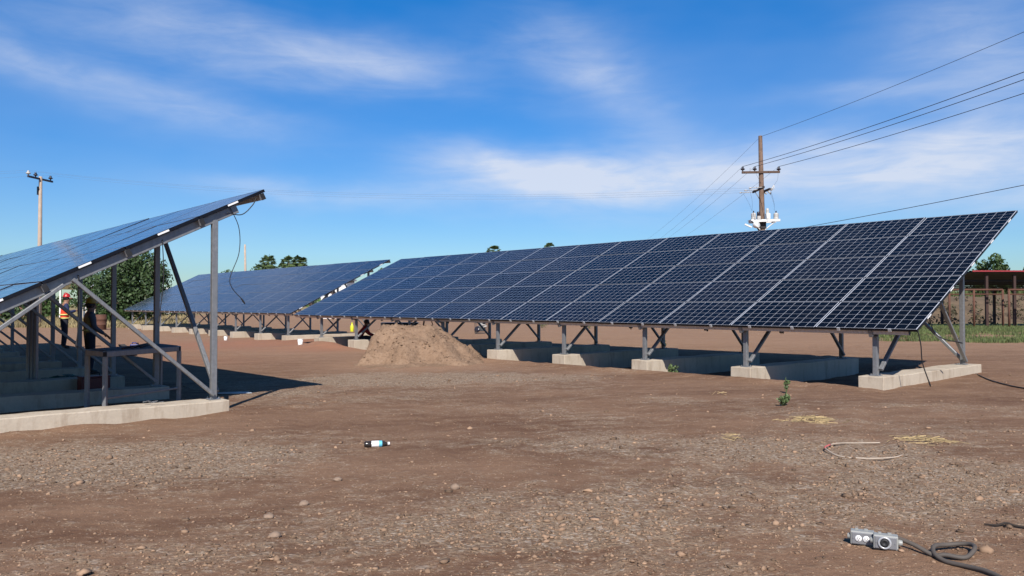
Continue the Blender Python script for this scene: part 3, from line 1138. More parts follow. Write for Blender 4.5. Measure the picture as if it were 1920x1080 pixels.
def scatter(n, fn):
    out = []
    tries = 0
    while len(out) < n and tries < n * 40:
        tries += 1
        p = fn()
        if p is not None: out.append(p)
    return np.array(out)


def green_strip():
    y = 24 + 22 * rnd.random()
    x = rnd.uniform(.46, .74) * y
    edge = 27.0 - (x - 15) * .30 + 1.6 * noise.noise(Vector((x * .5, y * .5, 3)))
    d = noise.fractal(Vector((x * .35, y * .35, 0)), .8, 2.1, 3)
    if y < edge or d < -.10 + .35 * rnd.random() - .2: return None
    return (x, y, ground_slope(x))


o = link('grass', grass_mesh('grass', scatter(21000, green_strip), .04, .20, .012, GRASSG, 3))
kind(o, 'stuff'); o['label'] = 'green grass strip in front of the red roofed shed'


def dry_field():
    y = 50 + 110 * rnd.random() ** 1.6
    x = rnd.uniform(-.80, -.41) * y
    lim = 50
    d = noise.fractal(Vector((x * .10, y * .10, 5)), .8, 2.1, 3)
    if y < lim + 5 * d or d < -.35: return None
    return (x, y, ground_slope(x))


o = link('dry_grass', grass_mesh('dry_grass', scatter(26000, dry_field), .12, .42, .022, GRASSY, 4))
kind(o, 'stuff'); o['label'] = 'yellow dry grass of the open field beyond the arrays'


def far_trees():
    blobs = []
    r = random.Random(5)
    for i in range(420):
        a = R(-62 + 124 * i / 419 + r.uniform(-.2, .2))
        d = r.uniform(330, 420)
        hh = max(1.6, 2.6 + 1.6 * noise.noise(Vector((a * 14, 0, 0))) + r.uniform(-.5, 1.0))
        blobs.append((d * math.sin(a), d * math.cos(a), hh * .6, hh))
    V, F = leaf_cloud(blobs, 16000, .8, 8, .7)
    o = link('distant_trees', np_mesh('distant_trees', V, F, LEAFM))
    kind(o, 'stuff'); o['label'] = 'low line of trees along the horizon'


far_trees()


def weed(label, px, py, h, w, seed, spindly=False):
    p = on_ground(px, py)
    r = random.Random(seed)
    root = thing('weed', label, 'weed', (p.x, p.y, height_at(p.x, p.y)), 0, 'green weeds growing in the yard')
    st = MB(); blobs = []
    for i in range(4 if spindly else 9):
        a = r.uniform(0, 6.283); q = r.uniform(.1, 1) * w * .5
        tip = Vector((q * math.cos(a), q * math.sin(a), h * (1.0 if i == 0 else r.uniform(.35, .95))))
        if i == 0: tip.x *= .2; tip.y *= .2
        st.tube(smooth_path([(0, 0, -.02), tip * .5 + Vector((0, 0, h * .1)), tip], 3), [.006, .005, .004, .004, .003, .003, .002], 5)
        for k in range(3):
            f = r.uniform(.35, 1)
            blobs.append((tip.x * f, tip.y * f, tip.z * f, .055 * r.uniform(.6, 1.1) * w / .35))
    st.build('stem', WEEDM, root)
    V, F = leaf_cloud(blobs, 170 if spindly else 420, .022, seed, .8)
    link('foliage', np_mesh('foliage', V, F, WEEDM), root)


weed('bushy green weed beside a footing front under the right array', 1257, 699, .22, .30, 1)
weed('green weed sprouting from open dirt, lower of two in front of the right array', 1472, 760, .15, .24, 2)
weed('thin spindly weed just behind the lower green weed', 1474, 738, .26, .16, 3, True)
weed('small weed in the sun beyond the right array, between middle posts', 1105, 616, .5, 1.0, 4)
weed('small weed in the sun left of another beyond the right array', 1016, 615, .45, .8, 5)
weed('wispy weed at the shadow edge near the last bay of the right array', 1246, 650, .28, .3, 6, True)


def straw_pile(label, px, py, w, n, seed):
    p = on_ground(px, py)
    r = random.Random(seed)
    V, F = [], []
    for i in range(n):
        x, y = r.gauss(0, w * .33), r.gauss(0, w * .28)
        z = .012 + max(0, .06 * math.exp(-(x * x + y * y) / (w * w * .12)) * r.random())
        a, L = r.gauss(.15, 1.1), r.uniform(.05, .24)
        d = Vector((math.cos(a), math.sin(a), r.uniform(-.10, .22))) * L * .5
        if z + d.z < .004 or z - d.z < .004: d.z *= .1
        s = Vector((-math.sin(a), math.cos(a), 0)) * .0021
        c = Vector((x, y, z))
        q = len(V)
        V += [c - d - s, c - d + s, c + d + s, c + d - s, c - d + Vector((0, 0, .005)), c + d + Vector((0, 0, .005))]
        F += [(q, q + 1, q + 4), (q + 3, q + 5, q + 2), (q + 1, q + 2, q + 5, q + 4), (q, q + 4, q + 5, q + 3), (q, q + 3, q + 2, q + 1)]
    me = bpy.data.meshes.new('straw_pile')
    me.from_pydata([tuple(v) for v in V], [], F)
    me.materials.append(STRAW)
    tag(link('straw_pile', me, None, (p.x, p.y, height_at(p.x, p.y))), label, 'straw', 'little heaps of straw on the dirt')


straw_pile('wide heap of yellow straw above the wire hoop', 1522, 789, .44, 90, 1)
straw_pile('flatter heap of yellow straw right of the wire hoop', 1735, 829, .40, 70, 2)
straw_pile('few faint straws on the dirt left of the larger straw heaps', 1375, 821, .14, 12, 3)
straw_pile('thin wisp of straw near the front of the right array footings', 1352, 741, .35, 6, 4)


# ------------------------------------------------------------------ small things on the ground
def wire_hoop():
    root_p = on_ground(1620, 846)
    pts_px = [(1650, 830), (1610, 831), (1570, 836), (1549, 842), (1550, 848), (1572, 856), (1610, 860), (1650, 860), (1680, 857), (1693, 852)]
    pts = [Vector((*on_ground(*q).xy, 0)) - Vector((root_p.x, root_p.y, 0)) for q in pts_px]
    pts = [Vector((p.x, p.y, .012 + (.02 if 2 <= i <= 4 else 0))) for i, p in enumerate(pts)]
    root = thing('wire_hoop', 'open hoop of pale tubing with a red end, lying on the dirt', 'hoop', (root_p.x, root_p.y, height_at(root_p.x, root_p.y)))
    pa = smooth_path(pts)
    MB().tube(pa, .0068, 8).build('hose', simple('pale tubing', (.42, .345, .275), .6), root, True)
    MB().tube(pa[20:31], .0080, 8).build('red_tape', simple('red tape', (.52, .12, .11), .6), root, True)


wire_hoop()


def bottle():
    p = on_ground(705, 838)
    root = thing('plastic_bottle', 'dropped dark bottle with white and light blue label, lying on the dirt', 'bottle', (p.x, p.y, height_at(p.x, p.y) + .031), R(14))
    M = Matrix.Rotation(R(90), 3, 'Y')
    dark = simple('dark bottle plastic', (.030, .024, .022), .22)
    MB().lathe([(.012, -.118), (.026, -.116), (.031, -.105), (.0315, -.06), (.029, -.052), (.031, -.045), (.0315, .06), (.024, .085), (.013, .105), (.0125, .118)], M=M).build('body', dark, root, True)
    MB().lathe([(.0322, -.045), (.0326, -.042), (.0326, .026), (.0322, .028)], M=M).build('white_label', STICK, root, True)
    MB().lathe([(.0324, .0285), (.0328, .031), (.0326, .056), (.0318, .060)], M=M).build('blue_label', simple('light blue label', (.12, .48, .66), .5), root, True)
    MB().lathe([(.015, .116), (.016, .118), (.016, .134), (.014, .137)], M=M).build('cap', STICK, root, True)


bottle()


def extension_boxes():
    A, B_ = on_ground(1617, 1023), on_ground(1661, 1035)
    body = simple('grey outlet box', (.30, .305, .29), .45, var=.08)
    plate = simple('brushed cover plate', (.215, .220, .235), .38, .2, var=.06)
    rz = R(-24)
    def one(p, label, kindof):
        z = height_at(p.x, p.y)
        root = thing('outlet_box', label, 'outlet box', (p.x, p.y, z), rz, 'grey electrical boxes in the foreground')
        MB().box((0, 0.035, .044), (.128, .062, .078), ch=.006).build('body', body, root)
        f = MB().box((0, .0015, .044), (.112, .006, .066), ch=.003)
        for sx in (-1, 1):
            f.lathe([(.004, 0), (.004, .003)], (sx * .047, -.0010, .044), Matrix.Rotation(R(90), 3, 'X'), 8)
        f.build('cover_plate', plate, root)
        M = Matrix.Rotation(R(90), 3, 'X')
        if kindof == 'duplex':
            for sx in (-1, 1):
                o = MB().lathe([(.018, 0), (.018, .004), (.0165, .006)], (sx * .0205, -.001, .044), M, 20).build('socket', STICK, root, True)
                s = MB()
                for q in (-1, 1):
                    s.box((sx * .0205 + q * .006, -.0075, .047), (.0028, .002, .010))
                s.box((sx * .0205, -.0075, .036), (.005, .002, .005))
                s.build('slot', RUBBER, o)
        else:
            MB().lathe([(.034, 0), (.036, .004), (.034, .008), (.028, .010), (.025, .006), (.023, .002)], (-.006, -.001, .044), M, 28).build('ring', RAILM, root, True)
            MB().lathe([(.023, 0), (.0225, .009), (.012, .010), (.006, .004)], (-.006, -.001, .044), M, 24).build('socket', RUBBER, root, True)
        MB().lathe([(.016, 0), (.018, .006), (.014, .022)], (.064, .035, .044), Matrix.Rotation(R(90), 3, 'Y'), 14).build('cable_gland', body, root)
        MB().lathe([(.016, 0), (.018, .006), (.014, .016)], (-.064, .035, .044), Matrix.Rotation(R(-90), 3, 'Y'), 14).build('cable_gland', body, root)
        MB().box((.02, .05, .086), (.02, .012, .008)).build('lug', body, root)
        MB().box((-.03, .05, .086), (.016, .012, .008)).build('lug', body, root)
    one(A, 'small grey metal box with two white round sockets, left of its twin', 'duplex')
    one(B_, 'small grey metal box with one black round socket in a silver ring', 'round')
    px = [(1684, 1029), (1715, 1036), (1750, 1044), (1772, 1047), (1810, 1051), (1828, 1043), (1815, 1034), (1778, 1030), (1752, 1036), (1752, 1045), (1772, 1054), (1810, 1065), (1850, 1080), (1890, 1100), (1930, 1125)]
    pts = []
    for i, q in enumerate(px):
        g = on_ground(*q)
        pts.append(Vector((g.x, g.y, height_at(g.x, g.y) + .014 + (.030 if i == 0 else .020 if i == 1 else .012 if i in (8, 9, 3) else 0) + (.016 if 5 <= i <= 8 else 0))))
    pts[0].z = height_at(pts[0].x, pts[0].y) + .044
    o = MB().tube(smooth_path(pts), .0125, 10).build('power_cable', CABLEG, None, True)
    tag(o, 'thick dusty grey power cable looping once on the dirt at bottom right', 'cable')


extension_boxes()


def ground_cables():
    pts = [Vector((*on_ground(*q).xy, 0)) for q in [(1822, 698), (1838, 706), (1856, 714), (1880, 721), (1905, 727), (1945, 733)]]
    for p in pts: p.z = height_at(p.x, p.y) + .012
    pts.insert(0, pts[0] + Vector((-.15, .15, .22)))
    tag(MB().tube(smooth_path(pts), .011, 7).build('black_cable', RUBBER, None, True), 'black cable running from the right array footing out of frame', 'cable')
    pts = [Vector((*on_ground(*q).xy, 0)) for q in [(1845, 986), (1868, 989), (1886, 988), (1905, 991), (1935, 995)]]
    for i, p in enumerate(pts): p.z = height_at(p.x, p.y) + .012 + (.008 if i == 2 else 0)
    tag(MB().tube(smooth_path(pts), [.004 + .004 * min(1, i / 10) for i in range(33)], 6).build('twig', simple('dark twig', (.03, .022, .018), .9), None, True), 'thin dark twig on the gravel at the right edge', 'twig')
    m = MB()
    c = on_ground(436, 739)
    for i in range(4):
        y = i * .05
        m.tube([(-.32 + .04 * i, y, .012), (.30 - .03 * i, y + .03, .012)], .010, 7)
    tag(m.build('conduit_bundle', simple('pale conduit', (.42, .47, .50), .5), None, True, (c.x, c.y, height_at(c.x, c.y)), (0, 0, R(5))), 'few thin pale conduits lying in the shade beside the left footing end', 'conduits')


ground_cables()


def bucket(label, px, py, h, mat=STICK):
    p = on_ground(px, py)
    root = thing('bucket', label, 'bucket', (p.x, p.y, height_at(p.x, p.y) - .005), rnd.uniform(0, 6), 'white buckets left on the soil')
    r = h * .42
    MB().lathe([(r * .8, 0), (r * .82, .005), (r, h), (r * .93, h), (r * .76, .02), (.001, .02)], n=18).build('body', mat, root, True)
    MB().lathe([(r * 1.0, h * .93), (r * 1.07, h * .94), (r * 1.07, h * 1.005), (r * .99, h * 1.01)], n=18).build('rim', mat, root, True)
    MB().tube([(math.cos(a) * r * 1.08, .02, h * .92 - math.sin(a) * r * .55) for a in np.linspace(0, math.pi, 12)], .004, 5).build('handle', STEEL, root)


bucket('small white bucket on the reddish soil in front of the middle array', 423, 638, .17)
bucket('white bucket alone on red soil left of the last right array footing', 563, 651, .22)
bucket('white bucket in the sun just past the steel table', 231, 665, .24)


def blue_can():
    p = on_ground(252, 664)
    root = thing('jerry_can', 'blue plastic can standing beside a dark tilted plank past the steel table', 'can', (p.x, p.y, height_at(p.x, p.y)), R(20))
    bl = simple('blue plastic', (.020, .028, .16), .45)
    MB().box((0, 0, .15), (.24, .15, .30), ch=.03).build('body', bl, root)
    MB().tube([(-.06, 0, .29), (-.06, 0, .34), (.04, 0, .34), (.07, 0, .29)], .016, 8).build('handle', bl, root, True)
    MB().lathe([(.025, .29), (.025, .335), (.02, .34)], (.09, 0, 0), n=12).build('cap', RUBBER, root)
    q = on_ground(240, 667)
    r = thing('plank', 'dark plank tilted on a block beside the blue can', 'plank', (q.x, q.y, height_at(q.x, q.y)), R(-35))
    MB().bar((-.35, 0, .30), (.32, 0, .03), .20, .04, (0, 0, 1)).build('board', simple('dark board', (.05, .045, .045), .8), r)
    MB().box((-.24, 0, .12), (.12, .18, .24), ch=.01).build('block', CONC, r)


blue_can()


def yellow_bottle():
    q = on_ground(660, 622)
    root = thing('yellow_bottle', 'bright yellow bottle-shaped canister standing in the sun beyond the right array', 'canister', q)
    MB().lathe([(.085, 0), (.095, .015), (.098, .27), (.070, .35), (.036, .40), (.036, .44)], n=16).build('body', simple('yellow plastic', (.66, .70, .030), .4), root, True)
    MB().lathe([(.042, .435), (.042, .485), (.030, .495)], n=12).build('cap', simple('yellow cap', (.72, .70, .05), .4), root)


yellow_bottle()


def steel_table():
    z = .795
    cs = [Vector((-5.05, 12.0)), Vector((-5.48, 10.66)), Vector((-5.94, 11.07)), Vector((-5.60, 12.6))]   # right, near left, far left, far right
    c = sum(cs, Vector((0, 0))) / 4
    root = thing('steel_table', 'tubular steel work table standing under the left array near its end footing', 'table', (c.x, c.y, -.055))
    L = [Vector((q.x - c.x, q.y - c.y, 0)) for q in cs]
    zt = z + .04
    m = MB()
    for i in range(4):
        a, b = L[i], L[(i + 1) % 4]
        m.bar((a.x, a.y, zt - .04), (b.x, b.y, zt - .04), .06, .075)
    top = m.build('top_frame', STEEL, root)
    MB().add([(p.x * .97, p.y * .97, zt + h) for h in (0, .008) for p in L], [(3, 2, 1, 0), (4, 5, 6, 7), (0, 1, 5, 4), (1, 2, 6, 5), (2, 3, 7, 6), (3, 0, 4, 7)]).build('table_top', GREYC, root)
    for p in L:
        MB().bar((p.x, p.y, 0), (p.x, p.y, zt - .0775), .055, .055, (0, 1, 0)).build('leg', STEEL, root)
    # open tube ends read as black squares
    for i in (0, 1):
        a = L[i]
        MB().box((a.x + .012, a.y - .031, zt - .04), (.050, .012, .062), Matrix.Rotation(R(-15), 3, 'Z')).build('tube_end', RUBBER, top)
    t = MB()
    t.bar((L[1].x, L[1].y, .20), (L[0].x, L[0].y, .20), .03, .03)
    t.build('stretcher', STEEL, root)
    r2 = MB()
    for i in range(3):
        a, b = L[3].lerp(L[2], .1 + .05 * i), L[0].lerp(L[1], .55 + .12 * i)
        r2.tube([(a.x + c.x, a.y + c.y, 0), (b.x + c.x, b.y + c.y, 0)], .012, 7)
    tag(r2.build('rod_bundle', RUSTB, None, True, (0, 0, -.055 + zt + .021)), 'dark rods lying on the steel table top', 'rods')


steel_table()


def shade_clutter():
    p = on_ground(112, 728)
    b = bmesh.new()
    bmesh.ops.create_grid(b, x_segments=40, y_segments=30, size=1)
    for v in b.verts:
        x, y = v.co.x, v.co.y
        e = max(0, 1 - (x * x + y * y))
        h = e ** .6 * .20 + e * .09 * noise.fractal(Vector((x * 3, y * 3, 2)), .8, 2.2, 4)
        v.co = Vector((x * .62, y * .34, max(.004, h)))
    me = bpy.data.meshes.new('tarp'); b.to_mesh(me); b.free()
    me.materials.append(simple('green tarpaulin', (.015, .085, .050), .6))
    me.polygons.foreach_set('use_smooth', [True] * len(me.polygons))
    tag(link('tarp', me, None, (p.x, p.y, height_at(p.x, p.y)), (0, 0, R(20))), 'crumpled dark green tarpaulin in the shade under the left array', 'tarpaulin')
    q = on_ground(176, 733)
    root = thing('toolbox', 'dark red toolbox in the shade behind the table legs', 'toolbox', (q.x, q.y, height_at(q.x, q.y)), R(48))
    red = simple('dark red box', (.15, .028, .022), .5)
    MB().box((0, 0, .11), (.46, .22, .22), ch=.012).build('body', red, root)
    MB().box((0, 0, .238), (.47, .23, .03), ch=.01).build('lid', red, root)
    MB().tube([(-.10, 0, .25), (-.08, 0, .31), (.08, 0, .31), (.10, 0, .25)], .010, 7).build('handle', RUBBER, root)
    m = MB()
    c = on_z(134, 692, .25)
    for i in range(5):
        m.tube([(-.18 + .03 * i, .02 * i, .20), (.30 - .02 * i, .05 * i - .1, .02)], .012, 7)
    tag(m.build('tube_bundle', simple('pale blue tubing', (.16, .34, .40), .5), None, True, (c.x, c.y, -.05), (0, 0, R(-15))), 'pale blue tubes leaning on a footing in the shade of the left array', 'tubes')
    # clips on the near footing
    Mz = ARR_L[2]
    q = Mz @ Vector((-.06, 3.05, 0)) + Vector((-6.841, 7.999, .150))
    m = MB()
    r = random.Random(3)
    for i in range(9):
        a = r.uniform(0, 6.28)
        x, y = r.gauss(0, .05), r.gauss(0, .035)
        m.bar((x, y, .012 + .02 * r.random()), (x + .07 * math.cos(a), y + .07 * math.sin(a), .014 + .03 * r.random()), .012, .006)
    tag(m.build('clip_pile', STEEL, None, False, q, (0, 0, 0)), 'little pile of metal clips on the near left footing', 'clips')


shade_clutter()


def channel():
    x, y = (61 - 960) / FPX * 14, 14.0
    z = ground_slope(x)
    root = thing('channel_stack', 'upright stack of steel channels between posts under the left array', 'steel channels', (x, y, z), R(10))
    for i in range(3):
        m = MB()
        m.bar((-.05 + .052 * i, .015 * i, 0), (-.05 + .052 * i, .015 * i, 1.72 - .05 * i), .050, .10, (0, 1, 0))
        m.build('channel', STEEL, root)


channel()


def crack():
    near = [o for o in C.objects if o.name.startswith('concrete_footing') and 'first from the near end, under the left' in o['label']][0]
    # hairline joint running down the sunlit face and over the top
    z = .135 - near.location.z
    y = -1.02
    m = MB()
    pts = [(.02, y + .16, z + .002), (.208, y + .05, z + .002), (.214, y + .03, z - .06), (.2145, y + .005, z - .12), (.214, y - .03, z - .2)]
    m.tube(pts, [.003, .005, .005, .004, .004], 5)
    m.build('crack', RUBBER, near)


crack()


# ------------------------------------------------------------------ people
def skin_mesh(name, J, E, mat, sub=2, root=0):
    """J: {key: (pos, radius or (rx, ry))}, E: pairs; grows one continuous skinned surface"""
    keys = list(J)
    me = bpy.data.meshes.new(name)
    me.from_pydata([J[k][0] for k in keys], [(keys.index(a), keys.index(b)) for a, b in E], [])
    o = bpy.data.objects.new(name, me)
    C.objects.link(o)
    o.modifiers.new('skin', 'SKIN')
    sv = me.skin_vertices[0].data
    for i, k in enumerate(keys):
        r = J[k][1]
        sv[i].radius = r if isinstance(r, tuple) else (r, r)
        sv[i].use_root = (i == root)
    o.modifiers['skin'].use_smooth_shade = True
    s = o.modifiers.new('sub', 'SUBSURF'); s.levels = sub; s.render_levels = sub
    dg = bpy.context.evaluated_depsgraph_get()
    dg.update()
    out = bpy.data.meshes.new_from_object(o.evaluated_get(dg))
    out.name = name
    out.materials.clear()
    out.materials.append(mat)
    out.polygons.foreach_set('use_smooth', [True] * len(out.polygons))
    bpy.data.objects.remove(o)
    bpy.data.meshes.remove(me)
    return out


def hand_joints(J, E, wrist, tag_, hand_dir, palm_n, thumb_side):
    """palm with four unequal bent fingers and a side thumb"""
    w = Vector(J[wrist][0]); d = Vector(hand_dir).normalized(); n = Vector(palm_n).normalized()
    s = d.cross(n).normalized() * thumb_side
    pk = tag_ + 'palm'
    J[pk] = (tuple(w + d * .055), (.030, .019))
    E.append((wrist, pk))
    for i, (off, ln) in enumerate(((.028, .070), (.010, .080), (-.010, .074), (-.027, .058))):
        a = w + d * .095 + s * off
        b = a + d * ln * .55 + n * ln * .25
        c = b + d * ln * .25 + n * ln * .40
        for q, (nm, p, r) in enumerate((('a', a, .010), ('b', b, .009), ('c', c, .0075))):
            J[f'{tag_}f{i}{nm}'] = (tuple(p), r)
        E += [(pk, f'{tag_}f{i}a'), (f'{tag_}f{i}a', f'{tag_}f{i}b'), (f'{tag_}f{i}b', f'{tag_}f{i}c')]
    t1 = w + d * .045 + s * .040 + n * .012
    t2 = t1 + d * .035 + s * .012 + n * .018
    J[tag_ + 't1'] = (tuple(t1), .011); J[tag_ + 't2'] = (tuple(t2), .009)
    E += [(pk, tag_ + 't1'), (tag_ + 't1', tag_ + 't2')]


def person(label, loc, rz, J, cloth, hat, look=(0, 1, -.15), group=None):
    """J: joints in the person's own space (facing +y). cloth: list of (name, edges, grow, material)."""
    root = thing('person', label, 'person', loc, rz, group)
    JJ = dict(J)
    E = [('pelvis', 'belly'), ('belly', 'chest'), ('chest', 'neck'), ('neck', 'head0'), ('head0', 'head1')]
    for s in 'lr':
        E += [('chest', 'sh' + s), ('sh' + s, 'el' + s), ('el' + s, 'wr' + s), ('pelvis', 'hip' + s), ('hip' + s, 'kn' + s), ('kn' + s, 'an' + s), ('an' + s, 'toe' + s)]
    l = Vector(look).normalized()
    hd = Vector(J['head0'][0])
    JJ['nose'] = (tuple(hd + l * .105 + Vector((0, 0, -.005))), .014)
    E.append(('head0', 'nose'))
    for s, sg in (('l', -1), ('r', 1)):
        dv = Vector(J['wr' + s][0]) - Vector(J['el' + s][0])
        hand_joints(JJ, E, 'wr' + s, 'h' + s, dv, Vector((0, .4, -1)) if abs(dv.normalized().z) < .7 else Vector((-sg, .3, 0)), sg)
    body = link('body', skin_mesh('body', {q: v for q, v in JJ.items() if q not in ('hem', 'waist')}, E, SKIN), root)
    side = l.cross(Vector((0, 0, 1))).normalized()
    face = MB()
    for sg in (-1, 1):
        face.lathe([(.001, 0), (.011, .004), (.001, .008)], hd + l * .088 + side * sg * .033 + Vector((0, 0, .022)), l.to_track_quat('Z', 'Y').to_matrix(), 8)
    face.build('eyes', RUBBER, body)
    mo = MB()
    mo.tube([hd + l * .086 + side * -.024 + Vector((0, 0, -.045)), hd + l * .094 + Vector((0, 0, -.047)), hd + l * .086 + side * .024 + Vector((0, 0, -.045))], .006, 6)
    mo.build('mouth', REDC, body)
    er = MB()
    for sg in (-1, 1):
        er.lathe([(.008, -.004), (.026, 0), (.018, .008)], hd + side * sg * .082 + l * -.005, (side * sg).to_track_quat('Z', 'Y').to_matrix(), 10)
    er.build('ears', SKIN, body, True)
    hr = MB()
    hq = (Vector((0, 0, 1)) - l * .1).normalized().to_track_quat('Z', 'Y').to_matrix()
    hr.lathe([(.074, -.045), (.094, -.01), (.098, .035), (.080, .075), (.03, .10)], hd - l * .020, hq, 18)
    hr.build('hair', RUBBER, root, True)
    for nm, keys, edges, grow, mt in cloth:
        jj = {k: (JJ[k][0], tuple(a + grow for a in JJ[k][1]) if isinstance(JJ[k][1], tuple) else JJ[k][1] + grow) for k in keys}
        link(nm, skin_mesh(nm, jj, edges, mt), root)
    if hat:
        M = (Vector((0, 0, 1)) + l * .02).normalized().to_track_quat('Z', 'Y').to_matrix()
        c = hd + Vector((0, 0, .055))
        h = MB()
        h.lathe([(.125, -.004), (.128, .004), (.112, .010), (.108, .05), (.088, .095), (.045, .118), (.002, .122)], c, M, 24)
        ho = h.build('helmet', hat, root, True)
        br = MB()
        br.box(c + l * .125 + Vector((0, 0, .004)), (.15, .075, .012), Matrix.Rotation(math.atan2(-l.x, l.y), 3, 'Z'), .005)
        br.build('peak', hat, ho)
        cr = MB()
        cr.tube([c + l * .095 + Vector((0, 0, .075)), c + l * .045 + Vector((0, 0, .125)), c + Vector((0, 0, .130)), c - l * .05 + Vector((0, 0, .122)), c - l * .095 + Vector((0, 0, .07))], .012, 7)
        cr.build('ridge', hat, ho, True)
    return root


def standing(h=1.70, arm_r=None, arm_l=None, lean=.0):
    k = h / 1.70
    J = {'hem': ((0, 0, .78), (.160, .122)), 'waist': ((0, 0, 1.06), (.128, .098)), 'pelvis': ((0, 0, .93), (.145, .105)), 'belly': ((0, lean * .3, 1.08), (.142, .105)), 'chest': ((0, lean * .7, 1.29), (.165, .115)), 'neck': ((0, lean + .01, 1.455), .055),
         'head0': ((0, lean + .03, 1.575), (.080, .096)), 'head1': ((0, lean + .015, 1.66), (.066, .078))}
    for s, sg in (('l', -1), ('r', 1)):
        J['sh' + s] = ((sg * .185, lean * .8, 1.375), .062)
        J['hip' + s] = ((sg * .095, 0, .86), .092)
        J['kn' + s] = ((sg * .105, .02, .48), .062)
        J['an' + s] = ((sg * .11, -.02, .085), .043)
        J['toe' + s] = ((sg * .125, .15, .045), .042)
    for s, sg, a in (('l', -1, arm_l), ('r', 1, arm_r)):
        e, w = a if a else ((sg * .24, -.01, 1.10), (sg * .25, .08, .86))
        J['el' + s] = (e, .047)
        J['wr' + s] = (w, .032)
    return {q: (tuple(c * k for c in p), (tuple(x * k for x in r) if isinstance(r, tuple) else r * k)) for q, (p, r) in J.items()}


TORSO = [('hem', 'belly'), ('belly', 'chest'), ('chest', 'shl'), ('chest', 'shr')]
SHIRT = (['hem', 'belly', 'chest', 'shl', 'shr', 'ell', 'elr', 'wrl', 'wrr'], TORSO + [('shl', 'ell'), ('ell', 'wrl'), ('shr', 'elr'), ('elr', 'wrr')])
TROUS = (['pelvis', 'waist', 'hipl', 'hipr', 'knl', 'knr', 'anl', 'anr'], [('waist', 'pelvis'), ('pelvis', 'hipl'), ('pelvis', 'hipr'), ('hipl', 'knl'), ('knl', 'anl'), ('hipr', 'knr'), ('knr', 'anr')])
VEST = (['hem', 'belly', 'chest', 'shl', 'shr'], TORSO)


def bands(root, zs, rx, ry, mat, y0=0.0, half=.022):
    for z in zs:
        m = MB()
        n = 28
        vs, fs = [], []
        for zz in (z - half, z + half):
            for rr in (1.0, .95):
                for i in range(n):
                    a = 2 * math.pi * i / n
                    vs.append((rx * rr * math.cos(a), y0 + ry * rr * math.sin(a), zz))
        for i in range(n):
            j = (i + 1) % n
            fs += [(i, j, 2 * n + j, 2 * n + i), (n + j, n + i, 3 * n + i, 3 * n + j), (2 * n + i, 2 * n + j, 3 * n + j, 3 * n + i), (j, i, n + i, n + j)]
        m.add(vs, fs)
        m.build('reflective_band', mat, root, True)


def boots(root, J):
    m = []
    for s in 'lr':
        jj = {'a': (J['an' + s][0], .058), 'k': (tuple(Vector(J['an' + s][0]) + Vector((0, 0, .12))), .056), 't': (J['toe' + s][0], .050)}
        link('boot', skin_mesh('boot', jj, [('k', 'a'), ('a', 't')], BOOT), root)


# man in the orange vest: faces right, looking down at what he holds
J1 = standing(1.82, arm_r=((.26, .06, 1.13), (.14, .30, 1.20)), arm_l=((-.26, .06, 1.13), (-.10, .30, 1.18)), lean=.03)
D1 = 26.5
P1 = Vector(((121 - 960) / FPX * D1, D1, 0)); P1.z = ground_slope(P1.x)
r1 = person('worker in red hard hat and orange vest with yellow bands, looking down at his hands', P1, R(-52), J1,
            [('shirt', *SHIRT, .012, NAVY), ('trousers', *TROUS, .014, JEAN), ('vest', *VEST, .026, VESTO)], HATR, (0, .9, -.42), 'site workers')
bands(r1, [1.03, 1.15], .204, .164, BAND, .014)
boots(r1, J1)
# man in the khaki vest: seen from behind, arm hanging at the right
J2 = standing(1.61, arm_r=((.26, .03, 1.08), (.20, .25, .93)), arm_l=((-.24, .03, 1.10), (-.16, .24, .98)))
D2 = 17.2
P2 = Vector(((169 - 960) / FPX * D2, D2, 0)); P2.z = ground_slope(P2.x) - .02
r2 = person('worker in yellow hard hat and khaki vest, standing back turned under the left array', P2, R(-48), J2,
            [('shirt', *SHIRT, .012, GREYC), ('trousers', *TROUS, .016, JEAN), ('vest', *VEST, .028, VESTT)], HATY, (.1, .95, -.10), 'site workers')
bands(r2, [.96], .190, .155, BAND, .0, .016)
boots(r2, J2)
# man squatting behind the far bays of the right array
J3 = {'hem': ((0, -.20, .34), (.155, .115)), 'waist': ((0, -.11, .46), (.135, .10)), 'pelvis': ((0, -.16, .36), (.150, .11)), 'belly': ((0, -.10, .50), (.145, .11)), 'chest': ((0, .04, .70), (.165, .12)), 'neck': ((0, .11, .85), .055),
      'head0': ((0, .16, .96), (.080, .096)), 'head1': ((0, .16, 1.045), (.066, .078))}
for s, sg in (('l', -1), ('r', 1)):
    J3['sh' + s] = ((sg * .18, .08, .78), .062)
    J3['el' + s] = ((sg * .23, .22, .56), .047)
    J3['wr' + s] = ((sg * .12, .42, .50), .032)
    J3['hip' + s] = ((sg * .11, -.12, .36), .095)
    J3['kn' + s] = ((sg * .17, .24, .46), .064)
    J3['an' + s] = ((sg * .13, .02, .09), .044)
    J3['toe' + s] = ((sg * .15, .18, .045), .042)
D3 = 27.9
P3 = Vector(((680 - 960) / FPX * D3, D3, 0)); P3.z = height_at(P3.x, P3.y)
r3 = person('crouching worker in a dark red shirt behind the last visible post of the right array', P3, R(-75), J3,
            [('shirt', *SHIRT, .014, REDC), ('trousers', *TROUS, .016, JEAN)], None, (0, .9, -.4), 'site workers')
boots(r3, J3)


